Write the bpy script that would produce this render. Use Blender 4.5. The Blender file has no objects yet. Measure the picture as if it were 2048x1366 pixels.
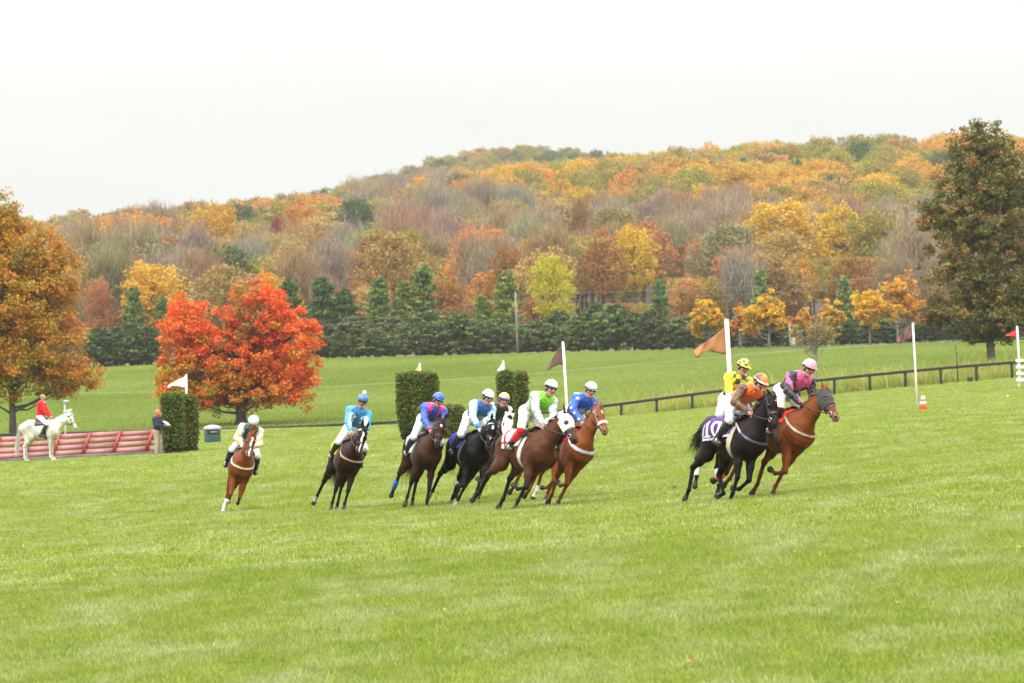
import bpy, bmesh, math, random, os
import numpy as np
from mathutils import Vector, Matrix, Euler
R = math.radians
C = bpy.context.scene.collection
sc = bpy.context.scene
random.seed(7)

# ------------------------------------------------------------------ camera
FPX = 7680.0            # focal length in pixels of the 2048 px wide photograph
CAMZ = 1.65
ROLL = R(1.5)
PITCH = math.atan((850-683)/FPX)
cam_d = bpy.data.cameras.new('camera'); cam = bpy.data.objects.new('camera', cam_d); C.objects.link(cam)
cam_d.sensor_width = 36; cam_d.lens = 36*FPX/2048; cam_d.clip_start = .5; cam_d.clip_end = 9000
cam.location = (0, 0, CAMZ)
cam_rot = Matrix.Rotation(math.pi/2+PITCH, 3, 'X') @ Matrix.Rotation(-ROLL, 3, 'Z')
cam.rotation_euler = cam_rot.to_euler()
cam_d.dof.use_dof = True; cam_d.dof.focus_distance = 73; cam_d.dof.aperture_fstop = 4.2
sc.camera = cam

# ------------------------------------------------------------------ sky: overcast, brighter overhead than at the horizon
SUN_EL, SUN_ROT = R(50), R(200)
w = bpy.data.worlds.new('World'); sc.world = w; w.use_nodes = True
nt = w.node_tree; nt.nodes.clear()
wo = nt.nodes.new('ShaderNodeOutputWorld'); bg = nt.nodes.new('ShaderNodeBackground')
sky = nt.nodes.new('ShaderNodeTexSky'); sky.sky_type = 'NISHITA'; sky.sun_disc = False
sky.sun_elevation = SUN_EL; sky.sun_rotation = SUN_ROT
tc = nt.nodes.new('ShaderNodeTexCoord'); sep = nt.nodes.new('ShaderNodeSeparateXYZ')
nt.links.new(tc.outputs['Generated'], sep.inputs[0])
ramp = nt.nodes.new('ShaderNodeValToRGB'); nt.links.new(sep.outputs['Z'], ramp.inputs[0])
e = ramp.color_ramp.elements; e[0].position = 0.0; e[0].color = (.515, .526, .524, 1)
e[1].position = 1.0; e[1].color = (2.9, 2.9, 2.86, 1)
for p_, c_ in ((.045, (.528, .538, .526, 1)), (.085, (.522, .528, .506, 1)), (.3, (1.2, 1.2, 1.17, 1))):
    x = e.new(p_); x.color = c_
nz = nt.nodes.new('ShaderNodeTexNoise'); nz.inputs['Scale'].default_value = 9; nz.inputs['Detail'].default_value = 3
mp = nt.nodes.new('ShaderNodeMapping'); mp.inputs['Scale'].default_value = (1, 1, 5)
nt.links.new(tc.outputs['Generated'], mp.inputs[0]); nt.links.new(mp.outputs[0], nz.inputs[0])
mr = nt.nodes.new('ShaderNodeMapRange'); mr.inputs[1].default_value = .3; mr.inputs[2].default_value = .7; mr.inputs[3].default_value = .975; mr.inputs[4].default_value = 1.02
nt.links.new(nz.outputs[0], mr.inputs[0])
mul = nt.nodes.new('ShaderNodeVectorMath'); mul.operation = 'SCALE'
nt.links.new(ramp.outputs[0], mul.inputs[0]); nt.links.new(mr.outputs[0], mul.inputs['Scale'])
add = nt.nodes.new('ShaderNodeVectorMath'); add.operation = 'MULTIPLY_ADD'
nt.links.new(sky.outputs[0], add.inputs[0]); add.inputs[1].default_value = (.0012, .0012, .0011)
nt.links.new(mul.outputs[0], add.inputs[2])
nt.links.new(add.outputs[0], bg.inputs[0]); bg.inputs[1].default_value = 1.0
nt.links.new(bg.outputs[0], wo.inputs[0])
sun_d = bpy.data.lights.new('sun', 'SUN'); sun = bpy.data.objects.new('sun', sun_d); C.objects.link(sun)
sun_d.energy = 1.5; sun_d.angle = R(13); sun_d.color = (1, .97, .92)
sun.rotation_euler = (math.pi/2-SUN_EL, 0, math.pi-SUN_ROT)
sc.view_settings.view_transform = 'Standard'; sc.view_settings.look = 'None'
sc.view_settings.exposure = 0.98; sc.view_settings.gamma = 1
sc.render.film_transparent = False
sc.cycles.max_bounces = 6; sc.cycles.diffuse_bounces = 3; sc.cycles.glossy_bounces = 2; sc.cycles.transmission_bounces = 4; sc.cycles.transparent_max_bounces = 6
sc.cycles.use_denoising = True

# ------------------------------------------------------------------ materials and tagging helpers
def lin(r, g, b):
    return tuple(((c/255)/12.92 if c/255 <= .04045 else (((c/255)+.055)/1.055)**2.4) for c in (r, g, b))

def mat(name, col=(.1, .1, .1), rough=.7, attr=False, noise=.0, nscale=8., bump=0., bscale=60., sheen=0., metallic=0., spec=.4, objcol=False, coords='Object'):
    """principled material with procedural variation; attr: reads the mesh colours, objcol: the object's own colour"""
    m = bpy.data.materials.new(name); m.use_nodes = True
    n = m.node_tree; b = n.nodes['Principled BSDF']
    b.inputs['Roughness'].default_value = rough; b.inputs['Metallic'].default_value = metallic
    b.inputs['Specular IOR Level'].default_value = spec
    if sheen: b.inputs['Sheen Weight'].default_value = sheen; b.inputs['Sheen Roughness'].default_value = .5
    if attr:
        a = n.nodes.new('ShaderNodeAttribute'); a.attribute_name = 'Col'; src = a.outputs['Color']
    elif objcol:
        a = n.nodes.new('ShaderNodeObjectInfo'); src = a.outputs['Color']
    else:
        a = n.nodes.new('ShaderNodeRGB'); a.outputs[0].default_value = (*col, 1); src = a.outputs[0]
    t = n.nodes.new('ShaderNodeTexCoord')
    if noise:
        z = n.nodes.new('ShaderNodeTexNoise'); z.inputs['Scale'].default_value = nscale; z.inputs['Detail'].default_value = 4
        n.links.new(t.outputs[coords], z.inputs[0])
        r = n.nodes.new('ShaderNodeMapRange'); r.inputs[1].default_value = .3; r.inputs[2].default_value = .7
        r.inputs[3].default_value = 1-noise; r.inputs[4].default_value = 1+noise
        n.links.new(z.outputs[0], r.inputs[0])
        v = n.nodes.new('ShaderNodeVectorMath'); v.operation = 'SCALE'
        n.links.new(src, v.inputs[0]); n.links.new(r.outputs[0], v.inputs['Scale']); src = v.outputs[0]
    n.links.new(src, b.inputs['Base Color'])
    if bump:
        z = n.nodes.new('ShaderNodeTexNoise'); z.inputs['Scale'].default_value = bscale; z.inputs['Detail'].default_value = 3
        n.links.new(t.outputs[coords], z.inputs[0])
        bp = n.nodes.new('ShaderNodeBump'); bp.inputs['Strength'].default_value = bump; bp.inputs['Distance'].default_value = .01
        n.links.new(z.outputs[0], bp.inputs['Height']); n.links.new(bp.outputs[0], b.inputs['Normal'])
    return m

def tag(o, label=None, cat=None, group=None, kind=None):
    if label: o['label'] = label
    if cat: o['category'] = cat
    if group: o['group'] = group
    if kind: o['kind'] = kind
    return o

def link(name, me, m=None, parent=None, loc=None):
    o = bpy.data.objects.new(name, me); C.objects.link(o)
    if m is not None and me is not None: me.materials.clear(); me.materials.append(m)
    if parent is not None: o.parent = parent
    if loc is not None: o.location = loc
    return o

def empty(name, loc=(0, 0, 0), rz=0.):
    o = bpy.data.objects.new(name, None); C.objects.link(o); o.location = loc; o.rotation_euler = (0, 0, rz); o.empty_display_size = .2
    return o

HAZE = .00015

ALBEDO = .70     # colours below are noted as seen under the bright sky; this brings them to reflectance
# ------------------------------------------------------------------ implicit body modelling
def V3(*a): return np.array(a, dtype=np.float64)
def unit(v):
    v = np.asarray(v, float); return v/max(1e-9, np.linalg.norm(v))

class Field:
    """smooth union of tapered capsules"""
    def __init__(s): s.p = []
    def add(s, a, b, ra, rb=None, k=.03, tag='skin', sq=None, f=1.0, sub=False):
        s.p.append((np.asarray(a, float), np.asarray(b, float), ra, ra if rb is None else rb, k, tag,
                    None if sq is None else unit(sq), f, sub))
    def ball(s, c, r, **kw): s.add(c, c, r, r, **kw)
    def only(s, tags, inflate=0.):
        o = Field(); o.p = [(a, b, ra+inflate, rb+inflate, k, t, q, f, sb) for (a, b, ra, rb, k, t, q, f, sb) in s.p if t in tags]
        return o
    @staticmethod
    def dist(pr, P):
        a, b, ra, rb, k, tag, sq, f, sb = pr
        ab = b-a; L2 = float(ab@ab)
        Q = P-a
        if sq is not None:
            n = sq
            Q = Q + (f-1)*(Q@n)[..., None]*n
            ab = ab + (f-1)*(ab@n)*n; L2 = float(ab@ab)
        t = np.clip((Q@ab)/L2, 0, 1) if L2 > 1e-10 else np.zeros(Q.shape[:-1])
        d = np.sqrt(((Q-t[..., None]*ab)**2).sum(-1))-(ra+(rb-ra)*t)
        return d/(f if (sq is not None and f < 1) else 1.0)
    def eval(s, P):
        D = np.full(P.shape[:-1], .4)
        for pr in s.p:
            d = s.dist(pr, P); k = pr[4]
            if pr[8]:
                h = np.clip(.5-.5*(D+d)/k, 0, 1); D = D*(1-h)-d*h+k*h*(1-h)
            else:
                h = np.clip(.5+.5*(D-d)/k, 0, 1); D = D*(1-h)+d*h-k*h*(1-h)
        return D
    def tags(s, P, names):
        """per point, the tag whose shape lies nearest"""
        best = np.full(len(P), 9.); idx = np.zeros(len(P), int)
        for pr in s.p:
            if pr[8]: continue
            d = s.dist(pr, P); m = d < best
            best[m] = d[m]; idx[m] = names.index(pr[5]) if pr[5] in names else -1
        return idx
    def grid(s, h, pad=.05):
        lo = np.min([np.minimum(a, b)-max(ra, rb)*max(1, 1/f if f < 1 else 1) for a, b, ra, rb, k, t, q, f, sb in s.p if not sb], 0)-pad
        hi = np.max([np.maximum(a, b)+max(ra, rb)*max(1, 1/f if f < 1 else 1) for a, b, ra, rb, k, t, q, f, sb in s.p if not sb], 0)+pad
        n = np.ceil((hi-lo)/h).astype(int)+1
        D = np.full(n, .4, np.float64)
        for pr in s.p:
            a, b, ra, rb, k, tag, sq, f, sb = pr
            R = max(ra, rb)*(1/f if f < 1 else 1)+k+.03
            i0 = np.maximum(0, np.floor((np.minimum(a, b)-R-lo)/h).astype(int)); i1 = np.minimum(n, np.ceil((np.maximum(a, b)+R-lo)/h).astype(int)+1)
            if (i1 <= i0).any(): continue
            ax = [lo[j]+h*np.arange(i0[j], i1[j]) for j in range(3)]
            P = np.stack(np.meshgrid(*ax, indexing='ij'), -1)
            d = s.dist(pr, P); sl = tuple(slice(i0[j], i1[j]) for j in range(3)); S = D[sl]
            if sb:
                hh = np.clip(.5-.5*(S+d)/k, 0, 1); D[sl] = S*(1-hh)-d*hh+k*hh*(1-hh)
            else:
                hh = np.clip(.5+.5*(S-d)/k, 0, 1); D[sl] = S*(1-hh)+d*hh-k*hh*(1-hh)
        return D, lo, h

def nets(D, lo, h, off=0.):
    """surface nets: vertices and quads of the level set D = off"""
    D = D-off
    ins = D < 0
    c = ins[:-1, :-1, :-1].astype(np.int8)
    for dx in (0, 1):
        for dy in (0, 1):
            for dz in (0, 1):
                if dx+dy+dz: c = c+ins[dx:ins.shape[0]-1+dx, dy:ins.shape[1]-1+dy, dz:ins.shape[2]-1+dz]
    act = (c > 0) & (c < 8)
    I = np.argwhere(act)
    idx = np.full(act.shape, -1, np.int64); idx[act] = np.arange(len(I))
    cor = [(x, y, z) for x in (0, 1) for y in (0, 1) for z in (0, 1)]
    val = np.stack([D[I[:, 0]+x, I[:, 1]+y, I[:, 2]+z] for x, y, z in cor], 1)
    acc = np.zeros((len(I), 3)); cnt = np.zeros(len(I))
    for p in range(8):
        for q in range(p+1, 8):
            d = np.array(cor[q])-np.array(cor[p])
            if np.abs(d).sum() != 1: continue
            a, b = val[:, p], val[:, q]; m = (a < 0) != (b < 0)
            t = np.where(m, a/np.where(m, a-b, 1), 0)
            acc += np.where(m[:, None], np.array(cor[p])+t[:, None]*d, 0); cnt += m
    Vv = lo+h*(I+acc/cnt[:, None])
    F = []
    for ax in range(3):
        s0 = [slice(1, -1)]*3; s1 = [slice(1, -1)]*3
        s0[ax] = slice(0, -1); s1[ax] = slice(1, None)
        A, B = ins[tuple(s0)], ins[tuple(s1)]
        E = np.argwhere(A != B)
        if not len(E): continue
        off3 = np.array([1, 1, 1]); off3[ax] = 0; E0 = E+off3
        sgn = A[tuple(E.T)]
        u, v = [(1, 2), (2, 0), (0, 1)][ax]
        eu = np.zeros(3, int); eu[u] = 1; ev = np.zeros(3, int); ev[v] = 1
        q = [E0-eu-ev, E0-ev, E0, E0-eu]
        qi = np.stack([idx[tuple(k.T)] for k in q], 1)
        qi[~sgn] = qi[~sgn][:, ::-1]
        F.append(qi)
    return Vv, np.concatenate(F)

def mesh_np(name, V, F, cols=None, smooth=True):
    """V (n,3), F (m,3|4) -> Mesh; cols per-vertex linear RGB"""
    me = bpy.data.meshes.new(name)
    F = np.asarray(F); n = F.shape[1]
    me.vertices.add(len(V)); me.vertices.foreach_set('co', np.asarray(V, np.float32).ravel())
    me.loops.add(F.size); me.loops.foreach_set('vertex_index', F.astype(np.int32).ravel())
    me.polygons.add(len(F)); me.polygons.foreach_set('loop_start', np.arange(0, F.size, n, dtype=np.int32))
    try: me.polygons.foreach_set('loop_total', np.full(len(F), n, np.int32))
    except Exception: pass
    if smooth: me.polygons.foreach_set('use_smooth', np.ones(len(F), bool))
    me.update(calc_edges=True)
    if cols is not None:
        ca = me.color_attributes.new('Col', 'FLOAT_COLOR', 'POINT')
        c4 = np.ones((len(V), 4), np.float32); c4[:, :3] = np.asarray(cols)*ALBEDO
        ca.data.foreach_set('color', c4.ravel())
    return me

def keep(V, F, fm):
    """sub-mesh of the faces in mask fm"""
    F = F[fm]; u, inv = np.unique(F, return_inverse=True)
    return V[u], inv.reshape(F.shape)

def join_np(parts):
    """[(V,F,C)] -> one (V,F,C) with quads (triangles padded are not allowed)"""
    o = 0; Vs = []; Fs = []; Cs = []
    for V, F, C in parts:
        Vs.append(V); Fs.append(F+o); o += len(V)
        Cs.append(np.broadcast_to(np.asarray(C, float), (len(V), 3)))
    return np.concatenate(Vs), np.concatenate(Fs), np.concatenate(Cs)

def tube_np(pts, rad, n=6):
    """swept tube through pts, quads"""
    pts = [np.asarray(p, float) for p in pts]; N = len(pts)
    rad = [rad]*N if np.isscalar(rad) else rad
    V = []
    up = None
    for i, p in enumerate(pts):
        t = unit(pts[min(i+1, N-1)]-pts[max(i-1, 0)])
        if up is None:
            up = V3(0, 0, 1) if abs(t[2]) < .9 else V3(1, 0, 0)
        a = unit(np.cross(t, up)); b = np.cross(a, t); up = b
        for k in range(n):
            th = 2*math.pi*k/n; V.append(p+rad[i]*(math.cos(th)*a+math.sin(th)*b))
    F = [[i*n+k, i*n+(k+1) % n, (i+1)*n+(k+1) % n, (i+1)*n+k] for i in range(N-1) for k in range(n)]
    # end caps (fan of degenerate-free quads via centre point)
    for e, ring in ((0, 0), (N-1, (N-1)*n)):
        c = len(V); V.append(pts[e])
        for k in range(0, n, 2):
            q = [ring+k, c, ring+(k+2) % n, ring+k+1]
            F.append(q if e == 0 else q[::-1])
    return np.array(V), np.array(F)

def ribbon_hair(rng, roots, dirs, length, width, segs=4, droop=1.0, spread=.15, wind=None):
    """many flat tapering strands"""
    Vs = []; Fs = []; o = 0
    for r, d in zip(roots, dirs):
        L = length*rng.uniform(.65, 1.1); p = np.array(r, float); d = unit(d+rng.normal(0, spread, 3))
        side = unit(np.cross(d, rng.normal(0, 1, 3)))
        w0 = width*rng.uniform(.6, 1.3)
        pts = [p.copy()]
        for s in range(segs):
            d = unit(d+np.array([0, 0, -droop*(s+1)/segs*.35])+(0 if wind is None else wind)+rng.normal(0, spread*.35, 3))
            p = p+d*L/segs; pts.append(p.copy())
        for i, q in enumerate(pts):
            w = w0*(1-(i/segs)**1.5*.9)*.5
            Vs += [q-side*w, q+side*w]
        for i in range(segs): Fs.append([o+2*i, o+2*i+1, o+2*i+3, o+2*i+2])
        o += 2*(segs+1)
    return np.array(Vs), np.array(Fs)

# ------------------------------------------------------------------ the lie of the land (heights relative to the camera's own ground)
TX = np.array([-20000, -1400, -1024, -574, 0, 476, 1024, 1500, 20000.])     # lateral, in 1/7680 of the distance
YH = lambda s: 850-.0262*s
def zpx(y, s, D): return CAMZ+(YH(s)-y)*D/FPX
_rows = []
def row(D, zs, px=False):
    s = TX[2:7]
    v = [zpx(z, q, D) for z, q in zip(zs, s)] if px else [z+CAMZ for z in zs]
    v = [v[0]+(v[0]-v[1])*.4]+v+[v[4]+(v[4]-v[3])*.4]
    _rows.append((D, [v[0]]+v+[v[6]]))
row(22, (-2.72, -2.66, -2.58, -2.50, -2.42))
row(34, (-2.52, -2.44, -2.36, -2.26, -2.16))
row(48, (-2.26, -2.13, -1.99, -1.81, -1.61))
row(66, (-2.00, -1.84, -1.66, -1.44, -1.14))
row(77, (-2.05, -1.86, -1.66, -1.36, -1.00))
row(88, (-2.00, -1.86, -1.52, -1.18, -.84))
row(110, (-1.50, -1.30, -.98, -.72, -.40))
row(150, (-1.02, -.78, -.42, -.12, .28))
row(175, (-.86, -.60, -.20, .22, .72))
row(190, (-.74, -.48, -.06, .42, 1.04))
row(208, (-.05, .10, .10, .68, 1.55))
row(215, (-.02, .10, .06, .78, 1.72))
row(228, (-.80, -.80, -.40, .88, 1.98))
row(240, (-.60, -.60, -.30, 1.02, 2.25))
row(262, (.40, .46, .55, 1.45, 2.62))
row(350, (800, 790, 775, 752, 716), True)
row(480, (743, 724, 708, 697, 681), True)
row(520, (738, 718, 704, 693, 679), True)
row(650, (690, 670, 660, 650, 640), True)
row(800, (640, 625, 600, 585, 575), True)
row(1000, (600, 555, 515, 495, 490), True)
row(1150, (575, 535, 465, 430, 422), True)
row(1300, (552, 518, 436, 388, 384), True)
row(1450, (560, 524, 440, 390, 386), True)
row(1700, (570, 530, 435, 405, 395), True)
row(2100, (560, 505, 364, 398, 372), True)
row(2500, (560, 490, 366, 385, 372), True)
row(6000, (700, 690, 680, 680, 680), True)
def pchip(x, y, xq):
    """monotone cubic through (x, y) along axis 0"""
    x = np.asarray(x, float); y = np.asarray(y, float); h = np.diff(x); d = (np.diff(y, axis=0).T/h).T
    m = np.zeros_like(y)
    for i in range(1, len(x)-1):
        a, b = d[i-1], d[i]; w1, w2 = 2*h[i]+h[i-1], h[i]+2*h[i-1]
        ok = a*b > 0
        m[i] = np.where(ok, (w1+w2)/(w1/np.where(ok, a, 1)+w2/np.where(ok, b, 1)), 0)
    m[0], m[-1] = d[0], d[-1]
    k = np.clip(np.searchsorted(x, xq)-1, 0, len(x)-2); t = (xq-x[k])/h[k]
    t_ = t.reshape((-1,)+(1,)*(y.ndim-1)); h_ = h[k].reshape(t_.shape)
    return (2*t_**3-3*t_**2+1)*y[k]+(t_**3-2*t_**2+t_)*h_*m[k]+(-2*t_**3+3*t_**2)*y[k+1]+(t_**3-t_**2)*h_*m[k+1]
_D = np.array([r[0] for r in _rows], float); _Z = np.array([r[1] for r in _rows], float)
GX = np.concatenate([[-5000, -4000], np.arange(-3200, 3201, 64), [4000, 5000]]).astype(float)
GD = np.exp(np.arange(math.log(22), math.log(6000), .018))
_Zx = pchip(TX, _Z.T, GX).T
_G = pchip(np.log(_D), _Zx, np.clip(np.log(GD), np.log(22), None))
_und = np.random.default_rng(5)
def height(X, Y):
    X = np.asarray(X, float); Y = np.asarray(Y, float)
    De = np.clip(Y, 22, 5900); s = np.clip(X/De*FPX, -4999, 4999)
    i = np.clip(np.searchsorted(GX, s)-1, 0, len(GX)-2); j = np.clip(np.searchsorted(GD, De)-1, 0, len(GD)-2)
    u = (s-GX[i])/(GX[i+1]-GX[i]); v = (De-GD[j])/(GD[j+1]-GD[j])
    z = _G[j, i]*(1-u)*(1-v)+_G[j, i+1]*u*(1-v)+_G[j+1, i]*(1-u)*v+_G[j+1, i+1]*u*v
    z = z+np.where(De > 560, 1, 0)*2.2*np.sin(X*.021+1)*np.sin(Y*.013)
    return z
def hz(X, Y): return float(height(X, Y))
def XofPx(px, D, y=850.):
    """lateral position of picture column px at distance D (roll allowed for)"""
    dx, dy = px-1024, 850-y
    return (dx*math.cos(ROLL)+dy*math.sin(ROLL))*D/FPX
def at(px, D, y=850.):
    X = XofPx(px, D, y); return X, D, hz(X, D)

def ground_mesh(name, D0, D1, m):
    Ds = [d for d in GD if D0 < d < D1]; Ds = [D0]+Ds+[D1]
    if D0 < 22: Ds = [-60, -20, 0, 8, 14, 18]+[d for d in Ds if d >= 22]
    P = []
    for d in Ds:
        for s in GX: X = s*max(d, 22)/FPX; P.append((X, d, hz(X, d)))
    n = len(GX); F = [[j*n+i, j*n+i+1, (j+1)*n+i+1, (j+1)*n+i] for j in range(len(Ds)-1) for i in range(n-1)]
    me = mesh_np(name, np.array(P), np.array(F)); o = link(name, me, m); o['kind'] = 'structure'; return o

def node_grass(m, blade=False):
    n = m.node_tree; b = n.nodes['Principled BSDF']; L = n.links.new
    geo = n.nodes.new('ShaderNodeNewGeometry')
    def noise(scale, detail, sc3=(1, 1, 0)):
        mp = n.nodes.new('ShaderNodeMapping'); mp.inputs['Scale'].default_value = sc3; L(geo.outputs['Position'], mp.inputs[0])
        z = n.nodes.new('ShaderNodeTexNoise'); z.inputs['Scale'].default_value = scale; z.inputs['Detail'].default_value = detail; z.inputs['Roughness'].default_value = .6
        L(mp.outputs[0], z.inputs[0]); return z.outputs[0]
    def rng_(src, a, b_, c=0., d=1.):
        r = n.nodes.new('ShaderNodeMapRange'); r.inputs[1].default_value = a; r.inputs[2].default_value = b_; r.inputs[3].default_value = c; r.inputs[4].default_value = d; L(src, r.inputs[0]); return r.outputs[0]
    def mix(f, a, b_):
        x = n.nodes.new('ShaderNodeMix'); x.data_type = 'RGBA'; L(f, x.inputs[0])
        for i, v in ((6, a), (7, b_)):
            if isinstance(v, tuple): x.inputs[i].default_value = (*v, 1)
            else: L(v, x.inputs[i])
        return x.outputs[2]
    c = mix(rng_(noise(.11, 5), .36, .64), GR1, GR2)                  # broad patches
    c = mix(rng_(noise(.7, 6, (1, .4, 0)), .44, .72, 0, .95), c, GR3)        # paler, drier streaks
    c = mix(rng_(noise(1.7, 5, (1, .6, 0)), .44, .74, 0, .75), c, GR4)             # deep green tufts
    # the far field beyond the rail is a cooler green
    sp = n.nodes.new('ShaderNodeSeparateXYZ'); L(geo.outputs['Position'], sp.inputs[0])
    c = mix(rng_(sp.outputs['Y'], 228, 250), c, mix(rng_(noise(.035, 4, (1, .6, 0)), .35, .65), (.212, .296, .042), (.288, .362, .070)))
    if blade:
        a = n.nodes.new('ShaderNodeAttribute'); a.attribute_name = 'Col'
        x = n.nodes.new('ShaderNodeMix'); x.data_type = 'RGBA'; x.blend_type = 'MULTIPLY'; x.inputs[0].default_value = 1
        L(c, x.inputs[6]); L(a.outputs['Color'], x.inputs[7]); c = x.outputs[2]
        b.inputs['Roughness'].default_value = .55; b.inputs['Specular IOR Level'].default_value = .12
        tr = n.nodes.new('ShaderNodeBsdfTranslucent'); L(c, tr.inputs[0])
        ms = n.nodes.new('ShaderNodeMixShader'); ms.inputs[0].default_value = .35
        L(b.outputs[0], ms.inputs[1]); L(tr.outputs[0], ms.inputs[2]); L(ms.outputs[0], n.nodes['Material Output'].inputs[0])
    else:
        z = noise(14, 3, (1, 1, 1)); bp = n.nodes.new('ShaderNodeBump'); bp.inputs['Strength'].default_value = .6; bp.inputs['Distance'].default_value = .05
        L(z, bp.inputs['Height']); L(bp.outputs[0], b.inputs['Normal']); b.inputs['Roughness'].default_value = .9; b.inputs['Specular IOR Level'].default_value = .1
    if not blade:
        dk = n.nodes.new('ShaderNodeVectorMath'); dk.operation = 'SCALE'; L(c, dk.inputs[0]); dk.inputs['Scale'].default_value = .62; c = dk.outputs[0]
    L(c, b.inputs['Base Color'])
GR1, GR2, GR3, GR4 = (.282, .366, .044), (.350, .418, .072), (.462, .498, .200), (.185, .286, .022)
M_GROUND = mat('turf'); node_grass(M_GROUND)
M_BLADE = mat('grass_blade'); node_grass(M_BLADE, True)
M_FLOOR = mat('forest_floor', col=(.07, .045, .027), rough=.95, noise=.4, nscale=.06, coords='Object')
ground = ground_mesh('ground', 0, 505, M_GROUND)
hill = ground_mesh('hill', 505, 2900, M_FLOOR)

# ------------------------------------------------------------------ grass: patches of blades on points over the turf
def blade_patch(name, size, n, hgt, wid, seed, tuft=0.):
    r = np.random.default_rng(seed); x = r.uniform(-.5, .5, n)*size; y = r.uniform(-.5, .5, n)*size
    if tuft:
        cx, cy = r.uniform(-.5, .5, n//14)*size, r.uniform(-.5, .5, n//14)*size; k = r.integers(0, n//14, n); m = r.random(n) < tuft
        x = np.where(m, cx[k]+r.normal(0, .03, n), x); y = np.where(m, cy[k]+r.normal(0, .03, n), y)
    h = hgt*r.uniform(.5, 1.25, n)*(1+.6*(r.random(n) < .05)); a = r.uniform(0, 2*math.pi, n); lean = h*r.uniform(.1, .75, n); b = r.uniform(0, 2*math.pi, n)
    w = wid*r.uniform(.7, 1.3, n)
    ca, sa = np.cos(a)*w/2, np.sin(a)*w/2; lx, ly = np.cos(b)*lean, np.sin(b)*lean
    z0 = np.full(n, -.01)
    V = np.stack([np.stack([x-ca, y-sa, z0], 1), np.stack([x+ca, y+sa, z0], 1),
                  np.stack([x+ca*.8+lx*.35, y+sa*.8+ly*.35, h*.6], 1), np.stack([x-ca*.8+lx*.35, y-sa*.8+ly*.35, h*.6], 1),
                  np.stack([x+lx, y+ly, h], 1), np.stack([x+lx*1.02, y+ly*1.02, h*1.0], 1)], 1).reshape(-1, 3)
    o = np.arange(n)[:, None]*6; F = np.concatenate([o+np.array([[0, 1, 2, 3]]), o+np.array([[3, 2, 5, 4]])])
    tint = np.stack([r.uniform(.5, 1.5, n)]*3, 1)*np.where(r.random(n)[:, None] < .13, np.array([[1.45, 1.3, 2.6]]), np.array([[1., 1., 1.]]))  # random tone; some blades coloured paler, whitish glints put into the colour
    col = np.repeat(tint, 6, 0)
    return mesh_np(name, V, F, np.clip(col, 0, 3), False)

def scatter(name, pts, meshes, m, rot=None, idx=None, scl=None, col=None, seed=0):
    """one object: an instance of one of the meshes on every point"""
    r = np.random.default_rng(seed); n = len(pts)
    me = bpy.data.meshes.new(name); me.vertices.add(n); me.vertices.foreach_set('co', np.asarray(pts, np.float32).ravel()); me.update()
    idx = r.integers(0, len(meshes), n) if idx is None else idx
    scl = r.uniform(.92, 1.08, n) if scl is None else scl
    if rot is None:
        rot = np.zeros((n, 3)); rot[:, 2] = r.uniform(0, 6.28, n)
        e_ = 1.5; X, Y = pts[:, 0], pts[:, 1]
        gx = (height(X+e_, Y)-height(X-e_, Y))/(2*e_); gy = (height(X, Y+e_)-height(X, Y-e_))/(2*e_)
        for i in range(n):
            q = Vector((0, 0, 1)).rotation_difference(Vector((-gx[i], -gy[i], 1))).to_matrix() @ Matrix.Rotation(rot[i, 2], 3, 'Z')
            rot[i] = q.to_euler()
    def at_(nm, ty, data):
        a_ = me.attributes.new(nm, ty, 'POINT'); a_.data.foreach_set('value' if ty != 'FLOAT_VECTOR' else 'vector', np.ascontiguousarray(data).ravel())
    at_('idx', 'INT', idx.astype(np.int32)); at_('scl', 'FLOAT', scl.astype(np.float32)); at_('rot', 'FLOAT_VECTOR', rot.astype(np.float32))
    if col is not None: at_('tcol', 'FLOAT_VECTOR', col.astype(np.float32))
    o = link(name, me)
    ng = bpy.data.node_groups.new(name, 'GeometryNodeTree')
    ng.interface.new_socket('Geometry', in_out='INPUT', socket_type='NodeSocketGeometry'); ng.interface.new_socket('Geometry', in_out='OUTPUT', socket_type='NodeSocketGeometry')
    gi = ng.nodes.new('NodeGroupInput'); go = ng.nodes.new('NodeGroupOutput'); jn = ng.nodes.new('GeometryNodeJoinGeometry')
    def na(nm, ty):
        x = ng.nodes.new('GeometryNodeInputNamedAttribute'); x.data_type = ty; x.inputs['Name'].default_value = nm; return x.outputs[0]
    ri, rs, rr = na('idx', 'INT'), na('scl', 'FLOAT'), na('rot', 'FLOAT_VECTOR')
    for i, msh in enumerate(meshes):
        msh.materials.clear(); msh.materials.append(m)
        src = bpy.data.objects.new(name+'_source', msh)
        oi = ng.nodes.new('GeometryNodeObjectInfo'); oi.inputs['Object'].default_value = src; oi.inputs['As Instance'].default_value = True
        cmp = ng.nodes.new('FunctionNodeCompare'); cmp.data_type = 'INT'; cmp.operation = 'EQUAL'; cmp.inputs[3].default_value = i
        ng.links.new(ri, cmp.inputs[2])
        ip = ng.nodes.new('GeometryNodeInstanceOnPoints')
        ng.links.new(gi.outputs[0], ip.inputs['Points']); ng.links.new(cmp.outputs[0], ip.inputs['Selection'])
        ng.links.new(oi.outputs['Geometry'], ip.inputs['Instance']); ng.links.new(rr, ip.inputs['Rotation']); ng.links.new(rs, ip.inputs['Scale'])
        ng.links.new(ip.outputs[0], jn.inputs[0])
    ng.links.new(jn.outputs[0], go.inputs[0])
    md = o.modifiers.new('scatter', 'NODES'); md.node_group = ng
    return o

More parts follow.
